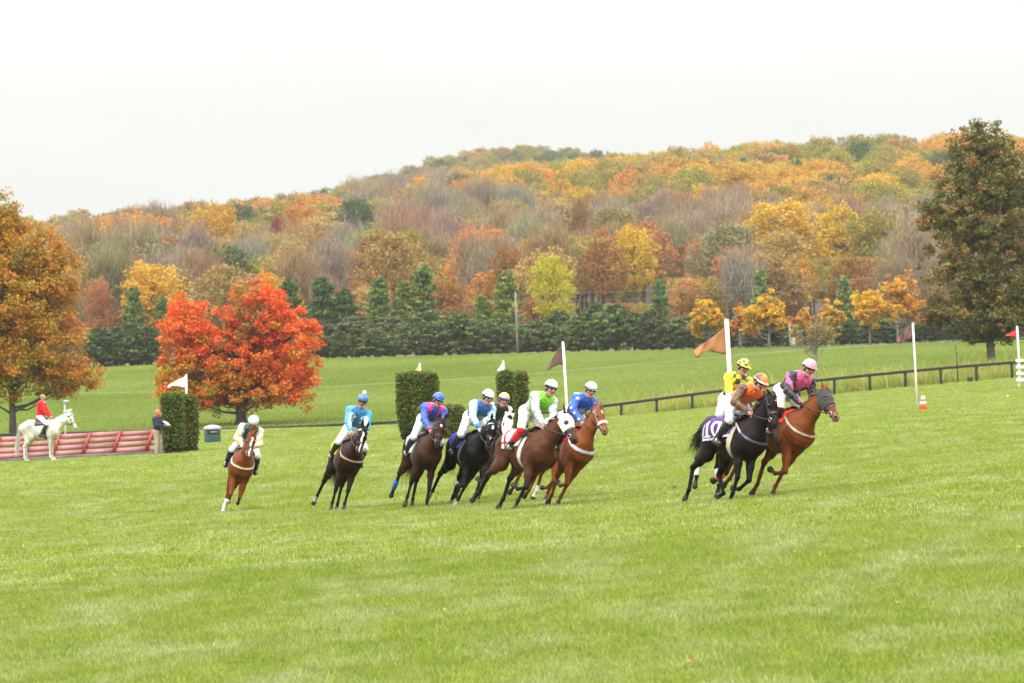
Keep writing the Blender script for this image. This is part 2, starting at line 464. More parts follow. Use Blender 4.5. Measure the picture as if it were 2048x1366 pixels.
def cells(D0, D1, step, marg=1.25):
    P = []; d = D0
    while d < D1:
        hw = (1024*d/FPX)*marg+2; x = -hw
        while x < hw:
            P.append((x+random.uniform(-.2, .2)*step, d+random.uniform(-.2, .2)*step, 0)); x += step
        d += step
    P = np.array(P); P[:, 2] = height(P[:, 0], P[:, 1]); return P
g1 = scatter('turf_grass', cells(30, 54, .8), [blade_patch('b%d' % i, 1.0, 4200, .066, .0066, i, .25) for i in range(4)], M_BLADE, seed=1)
g2 = scatter('meadow_grass', cells(54, 110, 1.6), [blade_patch('c%d' % i, 2.0, 5200, .06, .013, 10+i, .2) for i in range(4)], M_BLADE, seed=5)
g3 = scatter('distant_grass', cells(110, 232, 3.4), [blade_patch('d%d' % i, 4.2, 7000, .06, .02, 20+i, .15) for i in range(3)], M_BLADE, seed=9)
g4 = scatter('field_grass', cells(232, 486, 7.5), [blade_patch('e%d' % i, 10.5, 15000, .07, .05, 30+i, .1) for i in range(3)], M_BLADE, seed=13)
tag(g4, 'grass of the far field below the evergreens', 'grass', kind='stuff')
tag(g1, 'short mown green grass covering the near foreground', 'grass', kind='stuff')
tag(g2, 'green grass under the galloping racehorses', 'grass', kind='stuff')
tag(g3, 'pale green grass running back to the dark rail', 'grass', kind='stuff')

# ------------------------------------------------------------------ trees
def leaf_mat(name, mode):
    m = bpy.data.materials.new(name); m.use_nodes = True; n = m.node_tree; b = n.nodes['Principled BSDF']; L = n.links.new
    a = n.nodes.new('ShaderNodeAttribute'); a.attribute_name = 'Col'
    x = n.nodes.new('ShaderNodeMix'); x.data_type = 'RGBA'; x.blend_type = 'MULTIPLY'; x.inputs[0].default_value = 1
    L(a.outputs['Color'], x.inputs[6])
    if mode == 'inst':
        t = n.nodes.new('ShaderNodeAttribute'); t.attribute_type = 'INSTANCER'; t.attribute_name = 'tcol'; L(t.outputs['Vector'], x.inputs[7])
    else:
        t = n.nodes.new('ShaderNodeObjectInfo'); L(t.outputs['Color'], x.inputs[7])
    L(x.outputs[2], b.inputs['Base Color']); b.inputs['Roughness'].default_value = .6; b.inputs['Specular IOR Level'].default_value = .2
    tr = n.nodes.new('ShaderNodeBsdfTranslucent'); L(x.outputs[2], tr.inputs[0])
    ms = n.nodes.new('ShaderNodeMixShader'); ms.inputs[0].default_value = .3
    L(b.outputs[0], ms.inputs[1]); L(tr.outputs[0], ms.inputs[2]); L(ms.outputs[0], n.nodes['Material Output'].inputs[0])
    return m
M_LEAF = leaf_mat('leaves', 'obj'); M_WOODI = leaf_mat('wood_leaves', 'inst')
M_BARK = mat('bark', attr=True, rough=.9, noise=.3, nscale=2.5, bump=.6, bscale=8, spec=.2)

def leaf_cloud(r, centres, radii, per, size, cols, flat=.75, jit=.18, droop=0.):
    """leaf-sized quads in clumps; cols one colour per clump"""
    k = np.repeat(np.arange(len(centres)), per); n = len(k)
    d = r.normal(0, 1, (n, 3)); d /= np.linalg.norm(d, axis=1)[:, None]
    rad = radii[k]*r.random(n)**.45
    p = centres[k]+d*rad[:, None]*np.array([1, 1, flat]); p[:, 2] -= droop*rad*r.random(n)
    a = r.normal(0, 1, (n, 3)); a[:, 2] *= .6; a /= np.linalg.norm(a, axis=1)[:, None]
    b = np.cross(a, r.normal(0, 1, (n, 3))); b /= np.linalg.norm(b, axis=1)[:, None]
    s = size*r.uniform(.6, 1.3, n)[:, None]
    V = np.stack([p-a*s*.5, p+b*s*.32, p+a*s*.5, p-b*s*.32], 1).reshape(-1, 3)
    F = np.arange(4*n).reshape(-1, 4)
    c = cols[k]*r.uniform(1-jit, 1+jit, (n, 1))*(1+r.normal(0, .05, (n, 3)))
    return V, F, np.repeat(np.clip(c, 0, 1), 4, 0)

def wood_np(r, base, top, rad, limbs, side=6, wob=.06, col=(.10, .085, .07), lowlimb=.17):
    """tapered trunk with limbs bending out to the given points"""
    parts = []; N = 7
    axis = [base+(top-base)*t+V3(*(r.normal(0, wob, 2)*t), 0) for t in np.linspace(0, 1, N)]
    rr = [rad*(1.35 if i == 0 else 1)*(1-.85*i/(N-1)) for i in range(N)]
    v, f = tube_np(axis, rr, 8); parts.append((v, f, col))
    H = np.linalg.norm(top-base)
    for e in limbs:
        hgt = np.clip((e[2]-base[2])/H-r.uniform(.08, .26), lowlimb, .92); a = base+(top-base)*hgt
        m1 = a+(e-a)*.35+V3(0, 0, -.04*H*r.uniform(0, 1)); m2 = a+(e-a)*.7+r.normal(0, .03*H, 3)*V3(1, 1, .4)
        L = np.linalg.norm(e-a); r0 = min(rad*.5, .012*L+rad*.16)
        v, f = tube_np([a, m1, m2, e], [r0, r0*.7, r0*.4, r0*.12], 4 if side < 6 else 5); parts.append((v, f, col))
    return join_np(parts)

def blobs(r, ells, n, lo=.5):
    """n points in the outer shell of a list of ellipsoids (cx,cy,cz,rx,ry,rz,weight)"""
    E = np.array(ells, float); k = r.choice(len(E), n, p=E[:, 6]/E[:, 6].sum())
    d = r.normal(0, 1, (n, 3)); d /= np.linalg.norm(d, axis=1)[:, None]
    rad = r.uniform(lo, 1, n)[:, None]
    return E[k, :3]+d*rad*E[k, 3:6], k

def make_tree(name, seed, ells, nclump, per, lsize, crad, palette, trunk_h, trunk_r, label, cat='tree', loc=None, lo=.5, colf=None, bark=(.12, .105, .09), nlimb=40, group=None, flat=.75, droop=0., tilt=0., jit=.18):
    r = np.random.default_rng(seed)
    cs, k = blobs(r, ells, nclump, lo); cs = cs[cs[:, 2] > .5]; n = len(cs)
    P = np.array([p[:3] for p in palette]); W = np.array([p[3] for p in palette]); W = W/W.sum()
    if colf is None: cols = P[r.choice(len(P), n, p=W)]
    else: cols = colf(cs, r)
    V, F, Cc = leaf_cloud(r, cs, crad*r.uniform(.6, 1.25, n), per, lsize, cols, flat, droop=droop, jit=jit)
    root = empty(name, loc, 0)
    tag(root, label, cat, group)
    link('crown', mesh_np(name+'_crown', V, F, Cc, False), M_LEAF, root)
    top = V3(tilt, 0, trunk_h)
    tv, tf, tc_ = wood_np(r, V3(0, 0, -.3), top, trunk_r, cs[r.choice(n, min(n, nlimb), replace=False)], col=bark)
    link('trunk', mesh_np(name+'_trunk', tv, tf, tc_), M_BARK, root)
    return root

def L_(*c, k=1.): return tuple(x*k for x in lin(*c))
# great orange tree at the left
DL = 245
XL, YL, ZL = at(22, DL, 870)
def colA(cs, r):
    n = len(cs); base = np.array([(.60, .25, .025), (.50, .28, .03), (.29, .25, .03), (.66, .28, .03), (.42, .28, .03)])
    c = base[r.choice(5, n, p=[.28, .25, .17, .12, .18])]
    out = np.clip((cs[:, 0]-1.5)/3.5, 0, 1)[:, None]; return c*(1-out*.6)+np.array([.60, .22, .03])*out*.6
make_tree('autumn_tree', 11, [(.4, 0, 6.2, 4.8, 4.6, 3.3, 1.5), (.2, 0, 9, 4.7, 4.6, 3.5, 1.4), (.0, 0, 11.8, 3.8, 3.4, 3.0, 1.), (-.6, 0, 14.3, 1.7, 1.7, 1.9, .3), (3.6, 0, 4.4, 2.2, 2.5, 1.6, .4), (-2.5, 0, 5.0, 2.4, 2.5, 1.9, .5), (3.0, 0, 10.6, 1.9, 2, 2.4, .4)],
          1050, 66, .21, .66, [(0, 0, 0, 1)], 12.5, .24, 'large orange and olive leaved tree at the left edge behind the rail', loc=(XL, YL, ZL), colf=colA, lo=.35, bark=(.10, .09, .075))
# scarlet maple
DM = 262
XM, YM, ZM = at(479, DM, 865)
def colB(cs, r):
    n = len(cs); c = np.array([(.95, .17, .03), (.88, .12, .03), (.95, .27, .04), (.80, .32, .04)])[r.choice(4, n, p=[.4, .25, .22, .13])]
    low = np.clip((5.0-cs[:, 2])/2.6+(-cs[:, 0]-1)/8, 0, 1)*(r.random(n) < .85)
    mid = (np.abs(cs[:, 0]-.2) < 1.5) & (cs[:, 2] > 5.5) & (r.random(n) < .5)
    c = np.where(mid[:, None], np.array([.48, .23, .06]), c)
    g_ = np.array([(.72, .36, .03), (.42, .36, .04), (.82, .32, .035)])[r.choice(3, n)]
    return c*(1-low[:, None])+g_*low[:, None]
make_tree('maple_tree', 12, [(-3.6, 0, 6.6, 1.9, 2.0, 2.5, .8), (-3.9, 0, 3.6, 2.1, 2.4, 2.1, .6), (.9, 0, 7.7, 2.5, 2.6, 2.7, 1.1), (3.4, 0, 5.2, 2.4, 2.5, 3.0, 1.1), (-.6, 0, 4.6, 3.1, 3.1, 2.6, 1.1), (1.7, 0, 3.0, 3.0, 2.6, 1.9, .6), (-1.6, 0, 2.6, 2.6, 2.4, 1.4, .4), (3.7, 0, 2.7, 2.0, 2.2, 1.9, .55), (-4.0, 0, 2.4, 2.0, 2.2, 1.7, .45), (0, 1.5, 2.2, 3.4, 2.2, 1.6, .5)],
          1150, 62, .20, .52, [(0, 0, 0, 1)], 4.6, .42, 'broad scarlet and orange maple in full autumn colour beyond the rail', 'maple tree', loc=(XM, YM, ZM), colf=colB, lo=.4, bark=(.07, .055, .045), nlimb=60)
# tall dark oak at the right
DR = 245
XR, YR, ZR = at(1979, DR, 757)
def colC(cs, r):
    n = len(cs); c = np.array([(.185, .175, .045), (.235, .200, .055), (.130, .150, .042), (.30, .18, .055)])[r.choice(4, n, p=[.36, .26, .2, .18])]
    rr = np.hypot(cs[:, 0], cs[:, 1])/4.6+np.clip((cs[:, 2]-11)/6, 0, 1)*.5
    m = r.random(n) < np.clip(rr-.62, 0, .6)
    rust = np.array([(.34, .18, .055), (.40, .22, .06), (.28, .15, .05)])[r.choice(3, n)]
    return np.where(m[:, None], rust, c)
make_tree('oak_tree', 13, [(0, 0, 4.1, 3.8, 3.8, 2.0, 1.3), (-.1, 0, 7.2, 4.3, 4.0, 3.0, 1.7), (0, 0, 10.2, 4.0, 3.8, 3.0, 1.5), (-.1, 0, 12.8, 3.7, 3.4, 2.6, 1.2), (-.3, 0, 15.0, 2.2, 2.0, 1.5, .45), (-3.4, 0, 10.2, 1.2, 1.4, 1.2, .2), (-3.6, 0, 4.4, 1.2, 1.4, 1.2, .22), (3.6, 0, 6.6, 1.6, 1.6, 2.0, .3), (2.8, 0, 12.2, 1.4, 1.4, 1.8, .25)],
          1500, 46, .21, .47, [(0, 0, 0, 1)], 15, .27, 'tall dark green tree with rusty leaf tips at the right edge', 'oak tree', loc=(XR, YR, ZR), colf=colC, lo=.38, bark=(.15, .135, .115), nlimb=60)

# small golden trees at the foot of the wood
def small_tree(px, D, yb, top, wpx, pal, label, name='golden_tree', seed=1, bark=(.20, .17, .14), nc=120, per=38, ls=.42, tall=.3, sparse=1., group=None):
    X, Y, Z = at(px, D, yb); ppm = FPX/D; Hh = (yb-top)/ppm; W = wpx/ppm/2
    cr = Hh*(1-tall)/2
    q = random.Random(seed); E = [(q.uniform(-.15, .15)*W, 0, Hh-cr, W*.78, W*.8, cr, 1)]
    for _ in range(5): a_, b_ = q.uniform(-.9, .9), q.uniform(-.55, .45); E.append((a_*W, q.uniform(-.4, .4)*W, Hh-cr*(1.1-b_*.6+abs(a_)*.5), W*q.uniform(.28, .5), W*.4, cr*q.uniform(.3, .5), .55))
    make_tree(name, seed, E, int(nc*sparse*1.5), per, ls*.85, W*.17, pal, Hh*.8, .17, label, loc=(X, Y, Z), bark=bark, group=group, lo=.2, tilt=q.uniform(-.6, .6))
GOLD = [(.80, .45, .02, 3), (.86, .52, .03, 2), (.66, .33, .03, 2), (.52, .38, .05, 1)]
ORNG = [(.74, .32, .03, 3), (.64, .26, .04, 2), (.80, .42, .04, 1)]
small_tree(1412, 470, 694, 585, 84, GOLD, 'yellow leaved tree at the wood edge just left of the big brown flag', seed=21)
small_tree(1532, 470, 691, 572, 104, GOLD, 'golden tree standing above the orange and pink jockeys', seed=22)
small_tree(1478, 482, 692, 600, 60, ORNG, 'small orange yellow tree squeezed between two golden ones behind the brown flag', seed=26)
small_tree(1735, 470, 687, 560, 116, GOLD, 'golden forked tree to the left of the dark flag pole', seed=23)
small_tree(1792, 478, 686, 535, 110, ORNG, 'orange tree with a pale trunk behind the dark flag', seed=24)
small_tree(1600, 476, 690, 600, 50, ORNG, 'slender pale trunked tree beside the small wooden stand', seed=27, sparse=.6)
small_tree(1664, 486, 688, 590, 70, GOLD, 'pale stemmed yellow tree between the sparse tree and the forked golden one', seed=28, sparse=.6)
small_tree(1627, 290, 758, 565, 96, [(.46, .33, .06, 2), (.40, .25, .07, 2), (.30, .24, .08, 1)], 'thin sparse yellowing tree with bare grey limbs beside the rocks', name='sparse_tree', seed=25, nc=70, per=16, ls=.24, tall=.30, bark=(.24, .21, .18))

# evergreens: ragged tiers of dark needles
PINE = [(.082, .122, .036, 3), (.115, .162, .044, 3), (.19, .225, .062, 2), (.048, .074, .030, 1)]
def pine_mesh(seed, H, W, n=340, per=15, ls=.42, tier=True, bushy=.5):
    r = np.random.default_rng(seed); t = r.random(n)**.8; z = H*(.05+.93*t)
    env = W*((1-t)**(.55 if bushy > .4 else .8)*1.0+.04)*(1+.22*np.sin(t*37+seed)) if tier else W*np.sqrt(np.clip(1-(2*t-.75)**2*.8, .05, 1))
    a = r.random(n)*6.283; q = r.uniform(.35, 1, n); cs = np.stack([np.cos(a)*env*q, np.sin(a)*env*q, z-.06*env*q], 1)
    P = np.array([p[:3] for p in PINE]); cols = P[r.choice(4, n, p=[.33, .33, .23, .11])]
    V, F, Cc = leaf_cloud(r, cs, np.full(n, W*.19)*r.uniform(.6, 1.3, n), per, ls, cols, .45, .25)
    tv, tf = tube_np([V3(0, 0, -.4), V3(0, 0, H*.5), V3(0, 0, H*.95)], [.18, .1, .03], 6)
    return mesh_np('pine_crown', V, F, Cc, False), mesh_np('pine_trunk', tv, tf, np.tile(V3(.06, .045, .035), (len(tv), 1)))
pines = [pine_mesh(s, 6., 3.1, tier=False, bushy=.6) for s in (1, 2, 3)]+[pine_mesh(s, 10., 2.7, n=300, bushy=.5) for s in (4, 5)]+[pine_mesh(6, 10., 3.2, n=340, bushy=.8)]
def pine(px, D, yb, top, wpx, var, label, group=None, colr=(1, 1, 1), name='pine_tree'):
    X, Y, Z = at(px, D, yb); ppm = FPX/D; H0, W0 = (6., 3.1) if var < 3 else (10., 2.8)
    root = empty(name, (X, Y, Z), random.uniform(0, 6.28)); s_ = (yb-top)/ppm/H0; w_ = wpx/ppm/2/W0
    root.scale = (w_, w_, s_); tag(root, label, 'pine tree', group)
    c = link('crown', pines[var][0], M_LEAF, root); c.color = (*colr, 1)
    link('trunk', pines[var][1], M_BARK, root)
rp = random.Random(4)
x = 612
while x < 1410:
    tp = 655-22*math.sin((x-600)/800*3.1)+rp.uniform(-17, 20); yb = 716-(x-600)*.02
    k = rp.uniform(.8, 1.25)
    pine(x, 488+rp.uniform(-5, 5), yb, tp-(x > 1130)*16, rp.uniform(80, 112), rp.randrange(3), 'bushy dark evergreen in the low row along the far edge of the field', 'row of low bushy evergreens along the field', (k, k*rp.uniform(.9, 1.05), k*rp.uniform(.8, 1.1)))
    x += rp.uniform(34, 50)
x = 196
while x < 310:
    k = rp.uniform(.8, 1.2); pine(x, 478, 740, 655+rp.uniform(-8, 8), 90, rp.randrange(3), 'bushy dark evergreen between the orange tree and the scarlet maple', 'evergreens between the orange tree and the maple', (k, k, k)); x += 32
x = 1425
while x < 2060:
    k = rp.uniform(.6, .95); pine(x, 500+rp.uniform(-4, 4), 690-(x-1425)*.015, 628+rp.uniform(-10, 10), rp.uniform(80, 110), rp.randrange(3), 'darker evergreen behind the small golden trees', 'evergreens behind the golden trees', (k, k, k)); x += rp.uniform(38, 54)  # crown colour scaled darker than in the other rows
for px, top, wd, var, lb, cc in ((645, 552, 96, 5, 'dense dark evergreen right of the scarlet maple top', (.9, 1.1, 1)), (690, 575, 80, 5, 'rounded dark evergreen second to the right of the scarlet maple', (1, 1.1, .9)), (578, 552, 70, 5, 'dark evergreen peeping over the scarlet maple crown', (.9, 1, .9)),
                              (757, 552, 86, 3, 'spreading green pine above the blue jockey with the pompom', (1.5, 1.7, 1.2)), (808, 560, 84, 4, 'brownish green pine between two taller ones', (2.2, 1.9, 1.2)), (846, 528, 96, 4, 'tallest layered pine above the tall clipped hedge', (1.5, 1.7, 1.3)),
                              (1012, 540, 96, 3, 'yellowish pine left of the bright yellow green tree', (2.2, 2., 1.3)), (963, 590, 70, 4, 'smaller pine left of the utility pole', (1.8, 1.9, 1.2)), (1319, 556, 50, 5, 'small conical fir standing alone above the evergreen row', (1., 1.4, 1.2)),
                              (1521, 540, 66, 4, 'dull green conifer above the golden tree', (2., 2.1, 1.5)), (1688, 552, 60, 4, 'dull green conifer top behind the forked golden tree', (2., 2., 1.5)), (265, 566, 70, 4, 'dark conifer left of the scarlet maple', (1.3, 1.5, 1.2)), (322, 585, 50, 5, 'narrow dark conifer beside the maple left lobe', (1.3, 1.4, 1.2)), (1790, 575, 60, 5, 'green conifer top behind the orange tree', (1.8, 1.8, 1.3))):
    pine(px, 520, 712-(px-600)*.02, top, wd, var, lb, None, cc, 'pine_tree')

# ---- the wooded hill
def hill_mesh(seed, kind):
    r = np.random.default_rng(seed)
    if kind == 'round':
        cs, k = blobs(r, [(0, 0, 9.4, 5.2, 5.2, 5.0, 1.5), (2.4*r.uniform(-1, 1), 2*r.uniform(-1, 1), 11.8, 3.4, 3.4, 3.1, .8), (r.uniform(-2.8, 2.8), r.uniform(-2.5, 2.5), 8, 4.2, 4.2, 3.6, .8)], 210, .62)
        cols = np.tile(V3(1, 1, 1), (len(cs), 1))*r.uniform(.88, 1.12, (len(cs), 1))*(1+r.normal(0, .03, (len(cs), 3)))
        V, F, Cc = leaf_cloud(r, cs, np.full(len(cs), 1.05)*r.uniform(.7, 1.3, len(cs)), 26, .46, cols, .8, .12)
    else:
        V, F, Cc = [], [], []; o = 0
        tips = []
        for i in range(46):
            a = r.uniform(0, 6.28); e = r.uniform(.1, 1.35); L = r.uniform(3, 5.4); b = V3(0, 0, r.uniform(5, 11)); d = V3(math.cos(a)*math.cos(e)*.75, math.sin(a)*math.cos(e)*.75, math.sin(e))
            tips.append(b+d*L)
        tips = np.array(tips)
        k = np.repeat(np.arange(46), 84); n = len(k)
        d = r.normal(0, 1, (n, 3)); d[:, :2] *= .55; d[:, 2] = np.abs(d[:, 2])+.8; d /= np.linalg.norm(d, axis=1)[:, None]
        p = tips[k]+r.normal(0, 1.0, (n, 3)); L = r.uniform(.8, 2.0, n)[:, None]; sd = np.cross(d, r.normal(0, 1, (n, 3))); sd /= np.linalg.norm(sd, axis=1)[:, None]; wd = r.uniform(.025, .065, n)[:, None]
        V = np.stack([p-sd*wd, p+sd*wd, p+d*L+sd*wd*.3, p+d*L-sd*wd*.3], 1).reshape(-1, 3); F = np.arange(4*n).reshape(-1, 4)
        Cc = np.repeat(np.ones((n, 3))*r.uniform(.6, 1.3, (n, 1)), 4, 0)
    tr = wood_np(r, V3(0, 0, -1), V3(0, 0, 12.5), .26, (cs if kind == 'round' else tips)[r.choice(40, 22 if kind == 'round' else 34, replace=False)], side=4, wob=.3, col=(.55, .5, .45) if kind != 'round' else (.3, .28, .25))
    V, F, Cc = join_np([(V, F, V3(0, 0, 0)), tr]) if False else (np.concatenate([V, tr[0]]), np.concatenate([F, tr[1]+len(V)]), np.concatenate([Cc, tr[2]]))
    return mesh_np('hill_tree_'+kind, V, F, Cc, False)
HT = [hill_mesh(31+i, 'round') for i in range(5)]+[hill_mesh(41+i, 'bare') for i in range(4)]+[pine_mesh(51, 13., 3.6, n=220, per=14, ls=.7)[0]]
PAL = dict(gold=(.68, .39, .030), orange=(.64, .29, .030), tan=(.47, .31, .085), olive=(.36, .31, .040), green=(.10, .145, .035), bare=(.36, .275, .18), barebrown=(.35, .235, .125), rust=(.36, .165, .035), salmon=(.56, .23, .075), red=(.33, .05, .045), yellow=(.72, .47, .02), pale=(.27, .24, .10))
NAMES = dict(gold='golden orange leafy', orange='orange leafy', tan='tawny leafy', olive='olive yellow leafy', green='dark green leafy', bare='bare grey', barebrown='bare brown twigged', rust='rust brown leafy', salmon='salmon red leafy', red='deep red leafy', yellow='bright yellow leafy', pale='pale yellow green leafy')
def zone(px, y, D, r):
    def pick(**k): ks = list(k); return r.choices(ks, [k[a] for a in ks])[0]
    if D > 1750: return pick(olive=5, green=3, tan=3, orange=1.5)
    if px < 700:
        if y < 455: return pick(tan=4, orange=2.4, olive=3, green=1.2, barebrown=.4, gold=1.4)
        if y < 560: return pick(tan=3, pale=2, orange=2, barebrown=3, bare=3, olive=2, gold=2, green=.7)
        return pick(barebrown=3, tan=2, bare=2, salmon=1, green=1.5, orange=2, olive=1)
    lim = 372+20*math.sin(px*.006) if px < 1500 else 405
    if y < lim: return pick(gold=6, orange=1.5, tan=2., olive=2.6, green=.5, yellow=.3) if y > 310 else pick(gold=3, olive=5, green=1.2, tan=2.5)
    if y < lim+75: return pick(bare=3.6, barebrown=2.4, pale=2.2, olive=.9, tan=1.6, salmon=.15)
    return pick(bare=3.4, barebrown=3.4, tan=2, orange=1.6, salmon=.9, rust=1, olive=.9, pale=.7, gold=.5)
rh = random.Random(9)
buf = {}
cand = []
feat = [(405, 800, 478, 402, 112, 'gold', 'big round golden tree high on the left of the hill'), (710, 930, 470, 392, 92, 'green', 'dark green round tree on the hill left of the golden slope'), (550, 900, 475, 430, 48, 'red', 'small deep red tree on the hill above the maple'),
        (585, 905, 475, 433, 40, 'red', 'crimson and orange tree right of the deep red one'), (1262, 640, 610, 450, 116, 'yellow', 'bright golden yellow tree leaning behind the brown one'), (1200, 600, 625, 476, 122, 'rust', 'wide rusty brown tree in front of the bright yellow one'),
        (828, 660, 560, 456, 80, 'olive', 'loose yellow green tree standing out of the bare grey wood'), (1160, 900, 480, 394, 52, 'rust', 'brick red tree among golden ones in the middle of the hill'), (1204, 760, 540, 452, 42, 'salmon', 'salmon red tree just above the bright yellow one'),
        (1680, 760, 520, 402, 124, 'yellow', 'broad yellow green tree at the top of the bare wood on the right'), (1388, 720, 560, 470, 64, 'salmon', 'salmon orange tree in the bare wood above the brown flag'), (1095, 505, 650, 508, 104, 'lime', 'bright yellow green tree right of the utility pole'),
        (1000, 560, 600, 490, 90, 'rust', 'rusty leaved tree top left of the yellow green tree'), (190, 560, 660, 555, 70, 'salmon', 'orange tree beside the big orange one low on the left')]
PAL['lime'] = (.56, .50, .025); NAMES['lime'] = 'yellow green leafy'
for px, D, yb, top, wpx, c, lb in feat:
    X = XofPx(px, D, top); Z = hz(X, D); ppm = FPX/D
    h = (YH(X/D*FPX)-top)/ppm+CAMZ-Z
    o = bpy.data.objects.new('hillside_tree', HT[rh.randrange(5)]); C.objects.link(o); o.location = (X, D, Z)
    w_ = wpx/ppm/2/5.7; o.scale = (w_, w_, h/14.8); o.rotation_euler = (0, 0, rh.uniform(0, 6)); o.color = (*PAL[c], 1); tag(o, lb, 'tree')
for me_ in HT: me_.materials.clear(); me_.materials.append(M_LEAF)
D = 536.
while D < 2160:
    if 1480 < D < 1850: D += 20; continue
    st = 9.6+D*.0026 if D < 1500 else 13
    hw = 1110*D/FPX; x = -hw+rh.uniform(0, st)
    while x < hw:
        X = x+rh.uniform(-.3, .3)*st; Y = D+rh.uniform(-.35, .35)*st; Z = hz(X, Y); ppm = FPX/Y
        px = 1024+X/Y*FPX; yh = YH(X/Y*FPX); s_ = rh.uniform(.78, 1.32)*(1 if D > 640 else .8)
        top = yh-(Z+14.6*s_-CAMZ)*ppm; mid = yh-(Z+9*s_-CAMZ)*ppm
        c = zone(px, top, D, rh)
        kind = 9 if (c == 'green' and rh.random() < .35) else (5+rh.randrange(4) if c in ('bare', 'barebrown') else rh.randrange(5))
        dense = c not in ('bare', 'barebrown')
        b0, b1 = int((px-4*ppm)/8), int((px+4*ppm)/8)+1
        vis = max(buf.get(b, 9999)-top for b in range(b0, b1))
        if any(Y < f_[1] and abs(px-f_[0]) < f_[4]*.45+3.2*ppm and top < f_[2]-12 for f_ in feat):
            f_ = [f_ for f_ in feat if Y < f_[1] and abs(px-f_[0]) < f_[4]*.45+3.2*ppm][0]; s_ = (yh-(Z-CAMZ)*ppm-(f_[2]-4))/(14.6*ppm); dense = False; kind = rh.randrange(5)
            if s_ < .2: x += st; continue
            top = f_[2]-4; c = rh.choice(('olive', 'tan', 'rust'))
        if vis > 3:
            if dense:
                for b in range(b0, b1): buf[b] = min(buf.get(b, 9999), top+2.5*s_*ppm)
            cand.append((min(vis, 40)*ppm*s_*(2 if dense else 1), X, Y, Z, s_, c, kind, px, top))
        x += st
    D += st*.9
cand.sort(key=lambda q: -q[0])
NI = 276
def place_words(px, top, Y):
    v = 'on the far ridge' if Y > 1700 else ('high on the wooded hill' if top < 400 else ('halfway up the hill' if top < 510 else 'at the foot of the hill'))
    hcol = 'behind the big orange tree' if px < 210 else ('above the scarlet maple' if px < 640 else ('above the mid field' if px < 1200 else ('above the leaders' if px < 1720 else 'near the tall dark tree')))
    return v+' '+hcol
for q in cand[:NI]:
    _, X, Y, Z, s_, c, kind, px, top = q
    nm = 'bare_tree' if c in ('bare', 'barebrown') else ('hillside_pine' if kind == 9 else 'hillside_tree')
    o = bpy.data.objects.new(nm, HT[kind]); C.objects.link(o); o.location = (X, Y, Z); o.scale = (s_*rh.uniform(.9, 1.15),)*2+(s_,); o.rotation_euler = (0, 0, rh.uniform(0, 6))
    k = rh.uniform(.82, 1.18); pc = PAL[c]
    if kind == 9: pc = (1.6, 1.9, 1.4); k = 1
    o.color = (pc[0]*k, pc[1]*k*rh.uniform(.93, 1.07), pc[2]*k, 1)
    desc = 'dark conifer' if kind == 9 else NAMES[c]+' tree'
    lb = desc+' '+place_words(px, top, Y); tag(o, lb, 'tree', lb.replace(' tree ', ' trees ') if ' tree ' in lb else lb+' group')
rest = cand[NI:]
rc = np.array([[v*rh.uniform(.82, 1.18) for v in (PAL[q[5]] if q[6] != 9 else (1.6, 1.9, 1.4))] for q in rest])
rot = np.zeros((len(rest), 3)); rot[:, 2] = np.random.default_rng(1).uniform(0, 6.28, len(rest))
HT2 = [m_.copy() for m_ in HT]
wood = scatter('hillside_wood', np.array([q[1:4] for q in rest]), HT2, M_WOODI, rot=rot, idx=np.array([q[6] for q in rest]), scl=np.array([q[4] for q in rest]), col=rc)
tag(wood, 'mass of smaller autumn trees filling the rest of the wooded hill', 'woodland', kind='stuff')
print('HILL TREES', len(cand))

# ------------------------------------------------------------------ horses
HV = .0125
M_COAT = mat('coat', attr=True, rough=.5, noise=.2, nscale=5, bump=.12, bscale=90, spec=.08)
M_HAIR = mat('mane_hair', attr=True, rough=.6, noise=.2, nscale=30, spec=.3)
M_EYE = mat('eye_dark', col=(.006, .004, .003), rough=.12, spec=.7)
M_CLOTH = mat('woven_cloth', attr=True, rough=.85, noise=.06, nscale=6, bump=.2, bscale=25, sheen=.1, spec=.2)
M_SILK = mat('racing_silk', attr=True, rough=.5, noise=.07, nscale=7, bump=.35, bscale=14, sheen=.1, spec=.35)
M_LEATHER = mat('leather', attr=True, rough=.4, noise=.15, nscale=20, bump=.1, bscale=80, spec=.5)
M_SKIN = mat('skin', attr=True, rough=.55, noise=.08, nscale=18, spec=.35)
M_SHELL = mat('helmet_shell', attr=True, rough=.35, noise=.04, nscale=8, spec=.5)
M_LENS = mat('goggle_lens', col=(.01, .01, .012), rough=.08, spec=.8)
M_STEEL = mat('steel', col=(.55, .55, .56), rough=.3, metallic=.9)

def leg_pts(p, lens, angs, y, splay):
    """joint positions down a leg; angles from straight down, forward positive, in degrees"""
    pts = [V3(*p)]; cur = V3(*p)
    for L, a in zip(lens, angs):
        a = R(a); cur = cur+L*V3(math.sin(a), 0, -math.cos(a)); pts.append(cur)
    s = R(splay)*(1 if y > 0 else -1)
    return [V3(q[0], p[1]+(q[2]-p[2])*-math.sin(s), p[2]+(q[2]-p[2])*math.cos(s)) for q in pts]

